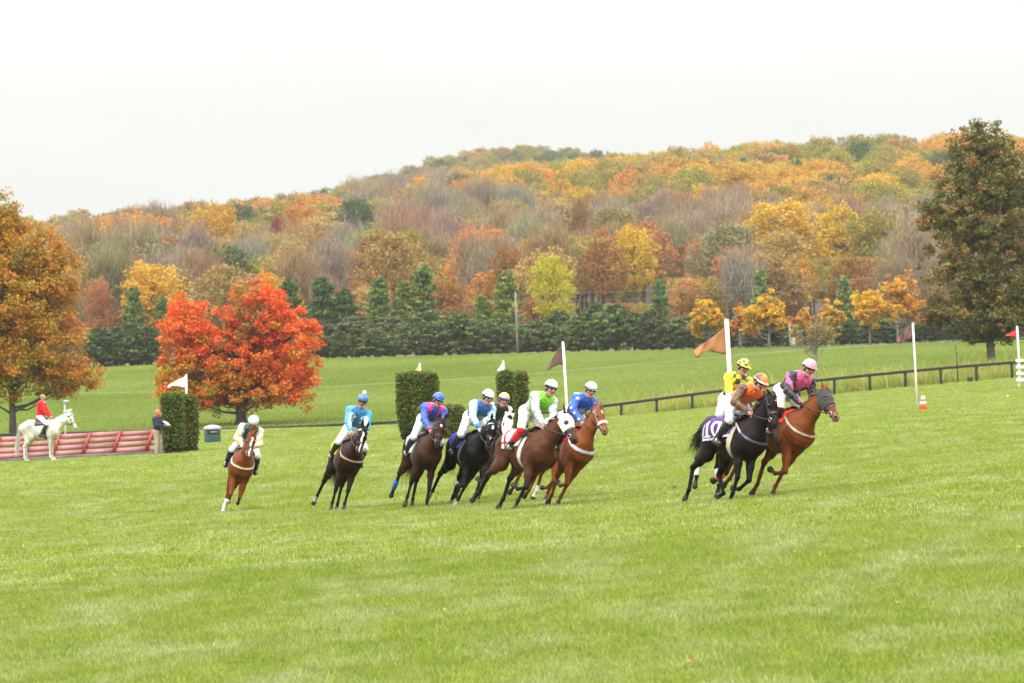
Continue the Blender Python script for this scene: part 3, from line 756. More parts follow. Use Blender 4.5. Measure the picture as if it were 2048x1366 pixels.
def make_horse(spec):
    """builds one horse; returns its Empty. local x forward, y to its left, z up, origin on the ground below its girth"""
    g = spec.get
    rng = np.random.default_rng(g('seed', 1))
    coat = V3(*g('coat')); dark = V3(*g('dark', (.012, .009, .008))); F = Field()
    lift = g('lift', 0.)
    def Z(x, y, z): return V3(x, y, z+lift)
    Y3 = V3(0, 1, 0)
    # trunk
    F.add(Z(.34, 0, 1.20), Z(-.02, 0, 1.19), .345, .335, k=.05, tag='trunk', sq=Y3, f=1.34)
    F.add(Z(-.02, 0, 1.21), Z(-.45, 0, 1.27), .325, .265, k=.10, tag='trunk', sq=Y3, f=1.22)
    F.add(Z(.38, 0, 1.50), Z(.10, 0, 1.52), .085, .085, k=.12, tag='trunk', sq=Y3, f=1.2)
    F.add(Z(.05, 0, 1.46), Z(-.5, 0, 1.47), .10, .12, k=.12, tag='trunk')
    for s in (1, -1):
        F.add(Z(.44, .075*s, 1.20), Z(.54, .075*s, 1.10), .20, .15, k=.07, tag='trunk')
        F.add(Z(.61, .07*s, 1.26), Z(.58, .07*s, 1.02), .10, .08, k=.022, tag='trunk')
        F.add(Z(.32, .12*s, 1.44), Z(.58, .13*s, 1.14), .09, .105, k=.05, tag='trunk')
        F.add(Z(-.45, .12*s, 1.40), Z(-.72, .10*s, 1.30), .185, .15, k=.08, tag='haunch')
        F.add(Z(.08, .14*s, 1.12), Z(.30, .12*s, 1.02), .14, .13, k=.12, tag='trunk')
    F.add(Z(.50, 0, 1.14), Z(.50, 0, 1.30), .17, .19, k=.09, tag='trunk')
    for s in (1, -1):
        F.add(Z(.16, .15*s, 1.50), Z(.50, .145*s, 1.20), .05, .075, k=.02, tag='trunk')
    # neck and head
    na, ny = R(g('neck', 38)), R(g('neck_yaw', 0)); ha, hy = R(g('head', 50)), R(g('head_yaw', 0))
    nl = g('neck_len', .74)
    nd = V3(math.cos(na)*math.cos(ny), math.cos(na)*math.sin(ny), math.sin(na))
    nu = V3(-math.sin(na)*math.cos(ny), -math.sin(na)*math.sin(ny), math.cos(na))
    nb = Z(.44, 0, 1.36); poll = nb+nd*nl; nside = np.cross(nu, nd)
    F.add(nb-.02*nd-.07*nu, nb+.34*nd-.04*nu, .265, .172, k=.10, tag='neck', sq=nside, f=1.55)
    F.add(nb+.34*nd-.03*nu, nb+(nl-.05)*nd-.01*nu, .165, .118, k=.08, tag='neck', sq=nside, f=1.45)
    F.add(nb+.05*nd+.13*nu, nb+(nl-.1)*nd+.09*nu, .075, .055, k=.08, tag='neck', sq=nside, f=1.2)
    ty = ny+hy
    h = V3(math.cos(-ha)*math.cos(ty), math.cos(-ha)*math.sin(ty), math.sin(-ha))
    u = V3(math.sin(ha)*math.cos(ty), math.sin(ha)*math.sin(ty), math.cos(ha)); l = np.cross(u, h)
    HP = poll+.03*nu
    def H(a, b, c=0): return HP+a*h+b*u+c*l
    F.add(H(.0, -.03), H(.17, -.045), .098, .105, k=.05, tag='head', sq=l, f=1.15)
    F.add(H(.05, .0), H(.16, .01), .07, .075, k=.04, tag='head')
    for s in (1, -1):
        F.add(H(.12, -.10, .03*s), H(.27, -.095, .028*s), .085, .068, k=.03, tag='head', sq=l, f=1.3)
        F.ball(H(.185, -.005, .078*s), .03, k=.025, tag='head')
        F.add(H(.20, -.03, .05*s), H(.40, -.045, .035*s), .03, .022, k=.03, tag='head')
    F.add(H(.2, -.05), H(.47, -.045), .088, .054, k=.05, tag='head', sq=l, f=1.12)
    F.add(H(.12, .005), H(.50, -.012), .052, .034, k=.04, tag='head')
    F.add(H(.26, -.11), H(.50, -.098), .045, .032, k=.03, tag='head')
    F.add(H(.49, -.04), H(.56, -.055), .058, .052, k=.03, tag='muzzle')
    F.ball(H(.545, -.10), .032, k=.02, tag='muzzle')
    for s in (1, -1):
        F.ball(H(.55, -.022, .038*s), .03, k=.02, tag='muzzle')
        F.add(H(.572, -.015, .058*s), H(.56, -.035, .066*s), .017, .013, k=.012, tag='muzzle', sub=True)
    ear_b = g('ears', 0.)     # 0 pricked, 1 laid back
    for s in (1, -1):
        base = H(-.035, .05, .052*s); ed = unit(-h*(1-.2*ear_b)+u*(.35-.9*ear_b)+l*.15*s)
        F.add(base, base+.07*ed, .028, .033, k=.025, tag='ear', sq=unit(np.cross(ed, l)), f=1.4)
        F.add(base+.07*ed, base+.155*ed, .033, .006, k=.012, tag='ear', sq=unit(np.cross(ed, l)), f=1.4)
        F.add(base+.05*ed+.03*h+.01*u, base+.12*ed+.02*h, .014, .008, k=.01, tag='ear', sub=True)
    # legs
    hooves = []
    legs = {}
    for nm, s in (('LF', 1), ('RF', -1)):
        a = g(nm, (-45, 0, 0, 35, 35)); sp = g(nm+'s', 0)
        J = leg_pts(Z(.54, .135*s, 1.17), (.30, .43, .30, .115, .075), a, s, sp); legs[nm] = J
        F.add(J[0], J[1], .125, .10, k=.05, tag=nm+'u')
        F.add(J[1], J[1]*.55+J[2]*.45, .105, .076, k=.035, tag=nm+'u', sq=Y3, f=1.15)
        F.add(J[1]*.55+J[2]*.45, J[2], .072, .044, k=.04, tag=nm+'u')
        F.add(J[2]+.0*J[1], J[2]+(J[3]-J[2])*.15, .046, .04, k=.02, tag=nm+'k')
        F.add(J[2], J[3], .035, .030, k=.02, tag=nm+'c', sq=Y3, f=1.1)
        bk = unit(np.cross(unit(J[3]-J[2]), Y3))
        F.add(J[2]+.018*bk*1, J[3]+.02*bk, .018, .02, k=.02, tag=nm+'c')
        F.ball(J[3], .039, k=.02, tag=nm+'f')
        F.add(J[3], J[4], .032, .034, k=.015, tag=nm+'f')
        F.add(J[4], J[5], .042, .058, k=.008, tag='hoof')
        hooves.append(J[5])
    for nm, s in (('LH', 1), ('RH', -1)):
        a = g(nm, (25, -38, 0, 30, 30)); sp = g(nm+'s', 0)
        J = leg_pts(Z(-.56, .13*s, 1.30), (.37, .45, .41, .115, .075), a, s, sp); legs[nm] = J
        F.add(J[0], J[1], .205, .14, k=.08, tag='haunch', sq=Y3, f=1.25)
        F.add(J[1], J[1]*.5+J[2]*.5, .135, .082, k=.06, tag=nm+'u', sq=Y3, f=1.2)
        bkt = unit(np.cross(unit(J[2]-J[1]), Y3))
        F.add(J[0]-V3(.12, 0, .06), J[1]*.45+J[2]*.55+.03*bkt, .14, .06, k=.08, tag='haunch', sq=Y3, f=1.2)
        F.add(J[1]*.5+J[2]*.5, J[2], .08, .05, k=.04, tag=nm+'u')
        F.add(J[1]*.3+J[2]*.7+.03*bkt, J[2]+.03*bkt, .02, .03, k=.03, tag=nm+'u')
        F.ball(J[2], .052, k=.03, tag=nm+'k')
        F.add(J[2], J[3], .042, .033, k=.02, tag=nm+'c', sq=Y3, f=1.12)
        F.add(J[2]+.02*unit(np.cross(unit(J[3]-J[2]), Y3)), J[3]+.018*unit(np.cross(unit(J[3]-J[2]), Y3)), .02, .02, k=.02, tag=nm+'c')
        F.ball(J[3], .04, k=.02, tag=nm+'f')
        F.add(J[3], J[4], .033, .034, k=.015, tag=nm+'f')
        F.add(J[4], J[5], .042, .056, k=.008, tag='hoof')
        hooves.append(J[5])
    D, lo, hh = F.grid(HV)
    ax = [lo[j]+hh*np.arange(D.shape[j]) for j in range(3)]; X_, Y_, Z_ = np.meshgrid(*ax, indexing='ij')
    D = D+.0042*np.sin(X_*26+2.2*np.sin(Z_*13+g('seed', 1)))*np.sin(Z_*24+1.7*np.sin(X_*11))*np.clip((Z_-.75)/.25, 0, 1)
    del X_, Y_, Z_
    V, Q = nets(D, lo, hh)
    names = sorted({p[5] for p in F.p})
    T = F.tags(V, names)
    def istag(*t): return np.isin(T, [names.index(x) for x in t if x in names])
    col = np.tile(coat, (len(V), 1))
    nzz = (np.sin(V[:, 0]*9+g('seed', 1))+np.sin(V[:, 2]*11+V[:, 0]*4)+np.sin(V[:, 1]*13+2))/3
    col *= (1+.10*nzz)[:, None]
    hl = V-HP; hx, hu, hy_ = hl@h, hl@u, hl@l
    if g('points', True):      # dark lower legs and muzzle of a bay
        for nm in ('LF', 'RF', 'LH', 'RH'):
            J = legs[nm]; K = J[2]; up = unit(J[1]-J[2])
            m = istag(nm+'k', nm+'c', nm+'f'); col[m] = dark
            m = istag(nm+'u'); t = np.clip(1-((V-K)@up)/.26, 0, 1)[:, None]; col = np.where(m[:, None], col*(1-t)+dark*t, col)
        m = istag('muzzle'); col[m] = col[m]*.35+V3(.03, .024, .022)*.65
        m = istag('ear'); col[m] *= .5
    else:
        m = istag('muzzle'); t = .4; col[m] = col[m]*(1-t)+V3(*g('muz', (.10, .06, .045)))*t
        for nm in ('LF', 'RF', 'LH', 'RH'):
            m = istag(nm+'c', nm+'f'); col[m] *= g('shank', .8)
    m = istag('hoof'); col[m] = V3(*g('hoof', (.05, .04, .035)))
    for nm, (hgt, c) in g('socks', {}).items():
        J = legs[nm]; up = unit(J[2]-J[3]); m = istag(nm+'c', nm+'f', nm+'k', 'hoof') & (np.linalg.norm(V-J[3], axis=1) < .45) & (((V-J[3])@up) < hgt)
        hm = istag('hoof'); m &= ~hm | (np.linalg.norm(V-J[4], axis=1) < .05); col[m] = V3(*c)
    if g('blaze'):             # (from, to, half width) along the face
        for f0, f1, wd in g('blaze'):
            m = (hx > f0) & (hx < f1) & (np.abs(hy_+.008*np.sin(hx*30)) < wd*(1-.3*np.abs((hx-(f0+f1)/2)/(f1-f0)))) & (hu > -.02) & istag('head', 'muzzle')
            col[m] = (.72, .68, .64)
    m = istag('head', 'muzzle')
    for s in (1, -1):
        n_ = H(.575, -.018, .056*s); col[np.linalg.norm(V-n_, axis=1) < .026] = (.012, .008, .007)
    root = empty('horse')
    body = link('body', mesh_np('horse_body', V, Q, np.clip(col, 0, 1)), M_COAT, root)
    # eyes
    for s in (1, -1):
        e = bpy.data.meshes.new('eye'); bm = bmesh.new(); bmesh.ops.create_uvsphere(bm, u_segments=12, v_segments=8, radius=.022)
        bm.to_mesh(e); bm.free(); e.polygons.foreach_set('use_smooth', np.ones(len(e.polygons), bool))
        link('eye', e, M_EYE, root, tuple(H(.187, .002, .094*s)))
    # mane and tail
    rows = []; dirs = []
    for t in np.linspace(.02, .97, g('mane_n', 70)):
        base = nb+nd*nl*t+nu*(.155+.02*math.sin(t*3)-.03*t)
        for s in (-1, 0, 1):
            rows.append(base+nside*.012*s+rng.normal(0, .01, 3)); dirs.append(-nd*g('mane_back', .7)+nu*.5+nside*s*.9)
    hv, hf = ribbon_hair(rng, rows, dirs, g('mane_len', .15), .022, 4, 1.2, .25)
    fr = [H(-.02, .075)+rng.normal(0, .012, 3) for _ in range(26)]
    fv, ff = ribbon_hair(rng, fr, [h*.8+u*.5+l*rng.normal(0, .3) for _ in fr], .13, .016, 3, .6, .2)
    hc = V3(*g('hair', (.014, .011, .010)))
    link('mane', mesh_np('mane', hv, hf, np.tile(hc, (len(hv), 1)), False), M_HAIR, root)
    link('forelock', mesh_np('forelock', fv, ff, np.tile(hc, (len(fv), 1)), False), M_HAIR, root)
    tb = Z(-.84, 0, 1.40)
    nt_ = g('tail_n', 160); tdv = unit(V3(*g('tail_dir', (-1, 0, -.1))))
    tr = [tb+rng.normal(0, .022, 3)+tdv*rng.uniform(-.02, .12) for _ in range(nt_)]
    tv, tf = ribbon_hair(rng, tr, [tdv+V3(*rng.normal(0, g('tail_spread', .12), 3)) for _ in tr], g('tail_len', .75), .02, 7, g('tail_droop', .8), g('tail_spread', .16))
    tvv, tff = tube_np([Z(-.74, 0, 1.38), tb, tb+.16*tdv], [.05, .04, .02], 8)
    Vm, Fm, Cm = join_np([(tv, tf, V3(*g('tailc', tuple(hc)))), (tvv, tff, coat*.8 if not g('points', True) else hc)])
    link('tail', mesh_np('tail', Vm, Fm, Cm, False), M_HAIR, root)
    # tack, cut from shells a little outside the coat
    V8, Q8 = nets(D, lo, hh, .007); V14, Q14 = nets(D, lo, hh, .016)
    c8 = V8[Q8].mean(1); c14 = V14[Q14].mean(1)
    T8 = F.tags(V8, names); t8 = T8[Q8[:, 0]]; T14 = F.tags(V14, names); t14 = T14[Q14[:, 0]]
    bodyt = [names.index(x) for x in ('trunk', 'haunch') if x in names]
    def shell(nm, which, mask, color, m=M_LEATHER, thick=.008, parent=root):
        VV, QQ = (V8, Q8) if which == 8 else (V14, Q14)
        if not mask.any(): return None
        v, q = keep(VV, QQ, mask)
        cc = color(v) if callable(color) else np.tile(V3(*color), (len(v), 1))
        o = link(nm, mesh_np(nm, v, q, cc), m, parent)
        md = o.modifiers.new('thickness', 'SOLIDIFY'); md.thickness = thick; md.offset = -1
        return o
    def hframe(c): q = c-HP; return q@h, q@u, q@l
    hx8, hu8, hl8 = hframe(c8); hx14, hu14, hl14 = hframe(c14)
    headt = [names.index(x) for x in ('head', 'muzzle')]
    onh8 = np.isin(t8, headt); onh14 = np.isin(t14, headt+[names.index('ear')])
    bc = g('bridle', (.02, .014, .012))
    if bc is not None:
        m = onh8 & (((np.abs(hx8-.335) < .015)) | ((np.abs(hx8-(.055+.02*0)) < .013) & (hu8 > -.06)) |
                    ((np.abs(hu8-(-.005-.16*hx8+.0)) < .012) & (hx8 > .05) & (hx8 < .43) & (np.abs(hl8) > .03)) |
                    ((np.abs(hx8-(.0-.35*hu8)) < .013) & (hu8 < -.02)))
        shell('bridle', 8, m, bc)
        for s in (1, -1):
            ring = [H(.43+.035*math.cos(t), -.075+.035*math.sin(t), .062*s) for t in np.linspace(0, 2*math.pi, 13)]
            tv_, tf_ = tube_np(ring, .006, 6); link('bit_ring', mesh_np('bit', tv_, tf_), M_STEEL, root)
    if g('browband'):
        shell('browband', 14, onh14 & (np.abs(hx14-.055) < .014) & (hu14 > -.05), g('browband'), M_CLOTH)
    if g('noseband'):
        shell('noseband', 14, onh14 & (np.abs(hx14-.335) < .014), g('noseband'), M_LEATHER)
    if g('roll'):
        rp = [H(.36, -.04+.082*math.cos(t), .078*math.sin(t)) for t in np.linspace(-1.9, 1.9, 18)]
        tv_, tf_ = tube_np(rp, .034, 10); link('shadow_roll', mesh_np('roll', tv_, tf_, V3(*g('roll'))), M_CLOTH, root)
    if g('hood'):
        eye = [H(.187, 0, .094*s) for s in (1, -1)]
        hmask = onh14 & (hx14 < g('hood_to', .33)) & (hx14 > -.10) & (hu14 > -.16)
        if g('hood_neck', False): pass
        for e_ in eye: hmask &= np.linalg.norm(c14-e_, axis=1) > g('hood_hole', .042)
        if not g('hood_ears', True): hmask &= ~(t14 == names.index('ear')) & ~((hx14 < .01) & (hu14 > .03))
        else: hmask &= ~((t14 == names.index('ear')) & (hx14 < -.08))
        shell('hood', 14, hmask, g('hood'), M_CLOTH)
    def strap(y0, z0, x0): pass
    onb8 = np.isin(t8, bodyt+[names.index('neck')]); onb14 = np.isin(t14, bodyt+[names.index(q_) for q_ in ('neck', 'LFu', 'RFu')])
    if g('breast'):            # breast girth: a sloping band round the chest
        x, y, z = c14[:, 0], c14[:, 1], c14[:, 2]-lift
        pl = z-(1.24+ (.58-x)*.62)
        m = onb14 & (np.abs(pl) < g('breast_w', .03)) & (x > .22)
        shell('breastplate', 14, m, g('breast'), M_LEATHER)
    x14, y14, z14 = c14[:, 0], c14[:, 1], c14[:, 2]-lift
    x8, y8, z8 = c8[:, 0], c8[:, 1], c8[:, 2]-lift
    ont8 = np.isin(t8, bodyt)
    shell('girth', 8, (np.isin(t8, bodyt)) & (np.abs(x8-(.20)) < g('girth_w', .05)) & (z8 < 1.42), g('girth', (.05, .04, .035)), M_CLOTH)
    cx0, cx1, cz = g('cloth_x', (-.42, .22, 1.20))
    if g('cloth'):
        top = (x14 > cx0) & (x14 < cx1) & (z14 > cz+.10*(x14-cx0)) & onb14
        cc = g('cloth')
        sc_ = shell('saddle_cloth', 14, top, cc, M_CLOTH)
        if g('number'):
            glyph(F, root, g('number'), g('number_col'), lift, cx0, cz, g('plate'))
    sad = np.isin(t14, bodyt) & (x14 > -.24) & (x14 < .20) & (z14 > 1.44)
    V20, Q20 = nets(D, lo, hh, .034); c20 = V20[Q20].mean(1)
    sm = (c20[:, 0] > -.22) & (c20[:, 0] < .20) & (c20[:, 2]-lift > 1.42+.0*c20[:, 0]) & (np.abs(c20[:, 1]) < .26)
    v, q = keep(V20, Q20, sm)
    v[:, 2] += .035*np.clip((np.abs(v[:, 0]+.01)/.2)**3, 0, 1)*(np.abs(v[:, 1]) < .12)
    o = link('saddle', mesh_np('saddle', v, q, np.tile(V3(*g('saddle', (.02, .017, .016))), (len(v), 1))), M_LEATHER, root)
    md = o.modifiers.new('thickness', 'SOLIDIFY'); md.thickness = .015; md.offset = -1
    for nm, (c, t0, t1) in g('wraps', {}).items():      # leg bandages
        J = legs[nm]; a = J[2]+(J[3]-J[2])*t0; b = J[2]+(J[3]-J[2])*t1
        if nm[1] == 'F': b = b
        tv_, tf_ = tube_np([a, a+(b-a)*.03, a+(b-a)*.5, b-(b-a)*.03, b], [.044, .054, .05, .054, .046], 12)
        link('leg_wrap', mesh_np('wrap', tv_, tf_, V3(*c)), M_CLOTH, root)
    root['_bit'] = [list(H(.43, -.075, .065)), list(H(.43, -.075, -.065))]
    low = min(q[2] for q in hooves)
    root['_low'] = float(low)
    root['_lift'] = lift
    return root, F, dict(hooves=hooves, bit=[H(.43, -.075, .065), H(.43, -.075, -.065)], lift=lift)

def glyph(F, root, text, color, lift, cx0, cz, plate):
    """numerals laid on the near side of the saddle cloth as stitched patches (horse's right side, y negative, and left)"""
    shapes = {'1': lambda u, v: ((abs(u-.5) < .17) | ((abs(v-.05) < .07) & (abs(u-.5) < .42)) | ((u < .5) & (u > .12) & (v > .72-.0*u) & (v < .95) & (v-.95 > -(u-.1)*.9-.05+.0) & (v < .72+u*.5))) & (v > 0) & (v < 1),
              '0': lambda u, v: (((u-.5)/.48)**2+((v-.5)/.5)**2 < 1) & (((u-.5)/.2)**2+((v-.5)/.33)**2 > 1)}
    st = .006; W0, H0 = .185, .30
    for side in (-1, 1):
        x0 = cx0+.06
        order = text if side == -1 else text[::-1]
        us = np.arange(0, W0*len(text)+.02, st); vs = np.arange(0, H0, st)
        P = np.stack(np.meshgrid(us, vs, indexing='ij'), -1)
        X = x0+P[..., 0]; Zz = cz+.045+P[..., 1]+.10*(X-cx0)+lift
        y = np.full(X.shape, .6)
        for _ in range(24):      # march in towards the flank
            d = F.eval(np.stack([X, side*y, Zz], -1))-.021
            y = y-np.clip(d, -.05, .2)*.9
        Pts = np.stack([X, side*y, Zz], -1)
        # clip to the glyphs
        masks = np.zeros(X.shape, bool)
        for i, ch in enumerate(order):
            u = (P[..., 0]-i*W0)/(W0*.92); v = P[..., 1]/H0
            if side == 1: u = 1-u
            masks |= shapes[ch](u, v) & (u >= 0) & (u <= 1)
        n0, n1 = X.shape; idx = np.arange(n0*n1).reshape(n0, n1)
        q = np.stack([idx[:-1, :-1], idx[1:, :-1], idx[1:, 1:], idx[:-1, 1:]], -1).reshape(-1, 4)
        mk = masks[:-1, :-1].reshape(-1)
        if side == 1: q = q[:, ::-1]
        v, f = keep(Pts.reshape(-1, 3), q, mk)
        link('cloth_number', mesh_np('number', v, f, np.tile(V3(*color), (len(v), 1))), M_CLOTH, root)

# ------------------------------------------------------------------ people
def hand_field(curl=.8):
    """a closed right hand, fingers curling round a rein; local: x along the forearm, z towards the back of the hand, y to the thumb side"""
    f = Field()
    f.add(V3(-.03, 0, 0), V3(.02, 0, 0), .024, .027, k=.012, tag='hand', sq=V3(0, 0, 1), f=1.3)
    f.add(V3(.02, -.018, 0), V3(.07, -.026, 0), .022, .017, k=.014, tag='hand')
    f.add(V3(.02, .016, 0), V3(.072, .024, 0), .022, .017, k=.014, tag='hand')
    for i, (y, L) in enumerate(((.030, .040), (.010, .045), (-.010, .042), (-.029, .033))):
        p = V3(.078, y, .002); a = 0.
        for s, (seg, bend) in enumerate(((L, .9*curl), (L*.62, 1.5*curl), (L*.5, 1.2*curl))):
            a += bend; q = p+seg*V3(math.cos(a), 0, -math.sin(a)); f.add(p, q, .0095-.001*s, .0088-.001*s, k=.004, tag='hand'); p = q
    p = V3(.012, .030, -.008); q = p+V3(.034, .022, -.012); f.add(p, q, .013, .011, k=.01, tag='hand')
    r = q+V3(.028, -.008, -.018); f.add(q, r, .0105, .0095, k=.005, tag='hand'); f.add(r, r+V3(.012, -.02, -.008), .0092, .008, k=.005, tag='hand')
    return f
_hf = hand_field(); _hg = _hf.grid(.004, .012); HAND = nets(*_hg)

def frame_mat(o, x, z):
    x = unit(x); y = unit(np.cross(z, x)); z = np.cross(x, y)
    return np.stack([x, y, z], 1), np.asarray(o, float)

def make_head(o, fwd, up, skin, hair=None):
    """face with brow, nose, lips, chin, ears; o is the centre of the skull"""
    Rm, o = frame_mat(o, fwd, up); f = Field()
    f.ball(V3(-.012, 0, .03), .094, k=.03, tag='skin', sq=V3(0, 1, 0), f=1.2)
    f.add(V3(.03, 0, .015), V3(.035, 0, -.05), .066, .05, k=.03, tag='skin', sq=V3(0, 1, 0), f=1.0)
    f.add(V3(-.02, 0, -.03), V3(.045, 0, -.085), .055, .034, k=.03, tag='skin')
    f.ball(V3(.068, 0, -.098), .021, k=.02, tag='skin')
    f.add(V3(.082, .0, .03), V3(.108, 0, -.018), .011, .015, k=.012, tag='skin')
    f.ball(V3(.098, .011, -.022), .010, k=.006, tag='skin'); f.ball(V3(.098, -.011, -.022), .010, k=.006, tag='skin')
    f.add(V3(.082, -.018, -.052), V3(.082, .018, -.052), .0095, .0095, k=.006, tag='lip')
    f.add(V3(.080, -.015, -.066), V3(.080, .015, -.066), .0095, .0095, k=.006, tag='lip')
    f.add(V3(.078, -.045, .046), V3(.078, .045, .046), .012, .012, k=.016, tag='skin')
    for s in (1, -1):
        f.ball(V3(.088, .031*s, .02), .017, k=.014, tag='skin', sub=True)
        f.ball(V3(.062, .042*s, -.02), .026, k=.02, tag='skin')
        f.add(V3(-.005, .079*s, .018), V3(-.012, .086*s, -.02), .016, .012, k=.008, tag='skin', sq=V3(0, 1, 0), f=1.8)
        f.ball(V3(.073, .031*s, .02), .0125, k=.003, tag='eye')
    D, lo, h = f.grid(.0062, .02); V, Q = nets(D, lo, h)
    nm = ['skin', 'lip', 'eye']; T = f.tags(V, nm); c = np.tile(V3(*skin), (len(V), 1))
    c[T == 1] = V3(*skin)*V3(.85, .5, .5); c[T == 2] = (.05, .035, .03)
    ck = np.exp(-((V-V3(.07, 0, -.02))**2*V3(1, .2, 1)).sum(1)/.0015); c *= 1-ck[:, None]*V3(.02, .18, .18)
    if hair is not None:
        m = (V[:, 0] < .05-.0*V[:, 2]) & (V[:, 2] > -.035) & ~((V[:, 0] > .0) & (V[:, 2] < .03)) | (V[:, 2] > .085)
        c[m] = V3(*hair)
    Rm = Rm*1.12; return V@Rm.T+o, Q, c, Rm, o

def make_person(spec, lift=0., bit=None):
    """a rider (mode 'jockey' or 'upright') or a standing person; same local frame as the horse"""
    g = spec.get; rng = np.random.default_rng(g('seed', 3))
    F = Field(); Y3 = V3(0, 1, 0); mode = g('mode', 'jockey')
    skin = g('skin', (.52, .27, .19))
    def Z(x, y, z): return V3(x, y, z+lift)
    if mode == 'jockey':
        px, pz, pitch = g('seat', (-.20, 1.84, 22))
        tp = R(pitch); td = V3(math.cos(tp), 0, math.sin(tp)); tu = V3(-math.sin(tp), 0, math.cos(tp))
        P = Z(px, 0, pz); sh = P+.50*td+.02*tu
        lat = g('twist', 0.)
        sh = sh+V3(0, lat, 0)
        hp = R(g('hpitch', 60))  # neck rise
        nk = sh+.06*td+.02*tu; hc = nk+V3(math.cos(hp)*.17, 0, math.sin(hp)*.17)
        hc = hc+V3(0, g('head_y', 0.), 0)
        hy = R(g('hyaw', 0)); hd = R(g('hdown', 12))
        fwd = V3(math.cos(hy)*math.cos(hd), math.sin(hy)*math.cos(hd), -math.sin(hd)); up = V3(math.sin(hd)*math.cos(hy), math.sin(hd)*math.sin(hy), math.cos(hd))
        hands = g('hands', (.50, .10, 1.70)); legsw = g('foot', (-.02, .31, 1.20))
        knee = g('knee', (.17, .27, 1.58))
    elif mode == 'upright':
        P = Z(-.06, 0, 1.70); td = unit(V3(.12, 0, 1)); tu = V3(-1, 0, .1); sh = P+.50*td; nk = sh+.06*td
        hc = nk+V3(.04, 0, .15); hy = R(g('hyaw', 0)); fwd = V3(math.cos(hy), math.sin(hy), -.12); up = V3(.05, 0, 1)
        hands = g('hands', (.42, .07, 1.78)); legsw = (.06, .36, 1.02); knee = (.28, .30, 1.42)
    else:
        P = Z(0, 0, .95); td = V3(0, 0, 1.); tu = V3(-1., 0, 0); sh = P+.50*td; nk = sh+.05*td
        hc = nk+V3(.02, 0, .16); hy = R(g('hyaw', 0)); fwd = unit(V3(math.cos(hy), math.sin(hy), -.25)); up = V3(.1, 0, 1)
        hands = g('hands', (.36, .12, 1.15)); legsw = (0, .13, .08); knee = (.03, .11, .52)
    side = Y3
    F.add(P-.02*td, P+.10*td, .135, .125, k=.05, tag='pelvis', sq=tu, f=1.0)
    for s in (1, -1):
        F.add(P+side*.075*s-.03*td, P+side*.07*s+.06*td, .115, .10, k=.05, tag='pelvis')
        F.add(P+.03*td+side*.05*s, sh-.10*td+side*.075*s, .10, .115, k=.06, tag='torso', sq=tu, f=1.12)
        F.add(sh-.12*td+side*.08*s, sh-.02*td+side*.09*s, .12, .095, k=.06, tag='torso', sq=tu, f=1.1)
    F.add(P+.1*td+.03*tu, sh-.1*td+.05*tu, .10, .11, k=.06, tag='torso')
    F.add(sh+side*.08+.01*tu, sh-side*.08+.01*tu, .085, .085, k=.05, tag='torso')
    F.add(sh+.0*td, hc-.05*up, .062, .055, k=.03, tag='neck')
    wr = []; fore = []
    for s in (1, -1):
        S = sh+side*.20*s-.02*td; hx_, hy_, hz_ = hands if s == 1 or mode != 'stand' else g('hands2', hands)
        Wp = Z(hx_, hy_*s+g('hands_y', 0.), hz_)
        d = Wp-S; L = np.linalg.norm(d); ua, fa = .30, .27
        L = min(L, ua+fa-.01); t = (ua**2-fa**2+L**2)/(2*L); hgt = math.sqrt(max(0, ua**2-t**2))
        du = unit(d); bend = unit(V3(-.35, .75*s, -.45)-du*(V3(-.35, .75*s, -.45)@du)); E = S+du*t+bend*hgt; Wp = S+du*L
        F.ball(S, .075, k=.05, tag='arm'); F.add(S, E, .066, .05, k=.03, tag='arm'); F.add(E, E+(Wp-E)*.35, .05, .044, k=.02, tag='arm')
        F.add(E+(Wp-E)*.35, Wp, .044, .030, k=.02, tag='arm'); wr.append(Wp); fore.append(unit(Wp-E))
        F.add(Wp, Wp+.03*unit(Wp-E), .027, .022, k=.02, tag='wrist')
        hip = P+side*.095*s; K = Z(knee[0], knee[1]*s, knee[2]); A = Z(legsw[0], legsw[1]*s, legsw[2])
        if mode == 'jockey' and s == 1 and g('foot2'): K, A = Z(*g('foot2')[0]), Z(*g('foot2')[1])
        F.add(hip, K, .098, .062, k=.05, tag='thigh'); F.ball(K, .064, k=.02, tag='thigh')
        F.add(K, K+(A-K)*.35, .058, .062, k=.02, tag='shin'); F.add(K+(A-K)*.35, A, .06, .042, k=.02, tag='shin')
        td_ = unit(V3(1, .12*s, -.1 if mode == 'jockey' else -.05))
        F.add(A-V3(0, 0, .02)-.045*td_, A-V3(0, 0, .035)+.11*td_, .042, .038, k=.02, tag='foot'); F.add(A-V3(0, 0, .04)+.08*td_, A-V3(0, 0, .045)+.17*td_, .04, .028, k=.02, tag='foot')
    hv, hq, hcol, Rm, ho = make_head(hc, fwd, up, skin, g('hair'))
    names = ['pelvis', 'torso', 'neck', 'arm', 'wrist', 'thigh', 'shin', 'foot']
    D, lo, h = F.grid(.013); V, Q = nets(D, lo, h)
    parts = [(V, Q, V3(*skin)), (hv, hq, hcol)]
    gl = g('gloves'); gloves = []
    for i, s in enumerate((1, -1)):
        v, q = HAND; v = v.copy()
        if s == 1: v = v*V3(1, -1, 1); q = q[:, ::-1]
        bk = unit(V3(.2, .5*s, 1)); M3, oo = frame_mat(wr[i]+.03*fore[i], fore[i], bk)
        vv = (v*1.08)@M3.T+oo
        if gl is None: parts.append((vv, q, V3(*skin)))
        else: parts.append((vv, q, V3(*skin))); gloves.append((vv, q, V3(*gl)))
    Vb, Qb, Cb = join_np(parts)
    bm_ = mesh_np('person_body', Vb, Qb, Cb)
    root = link('person', bm_, M_SKIN)
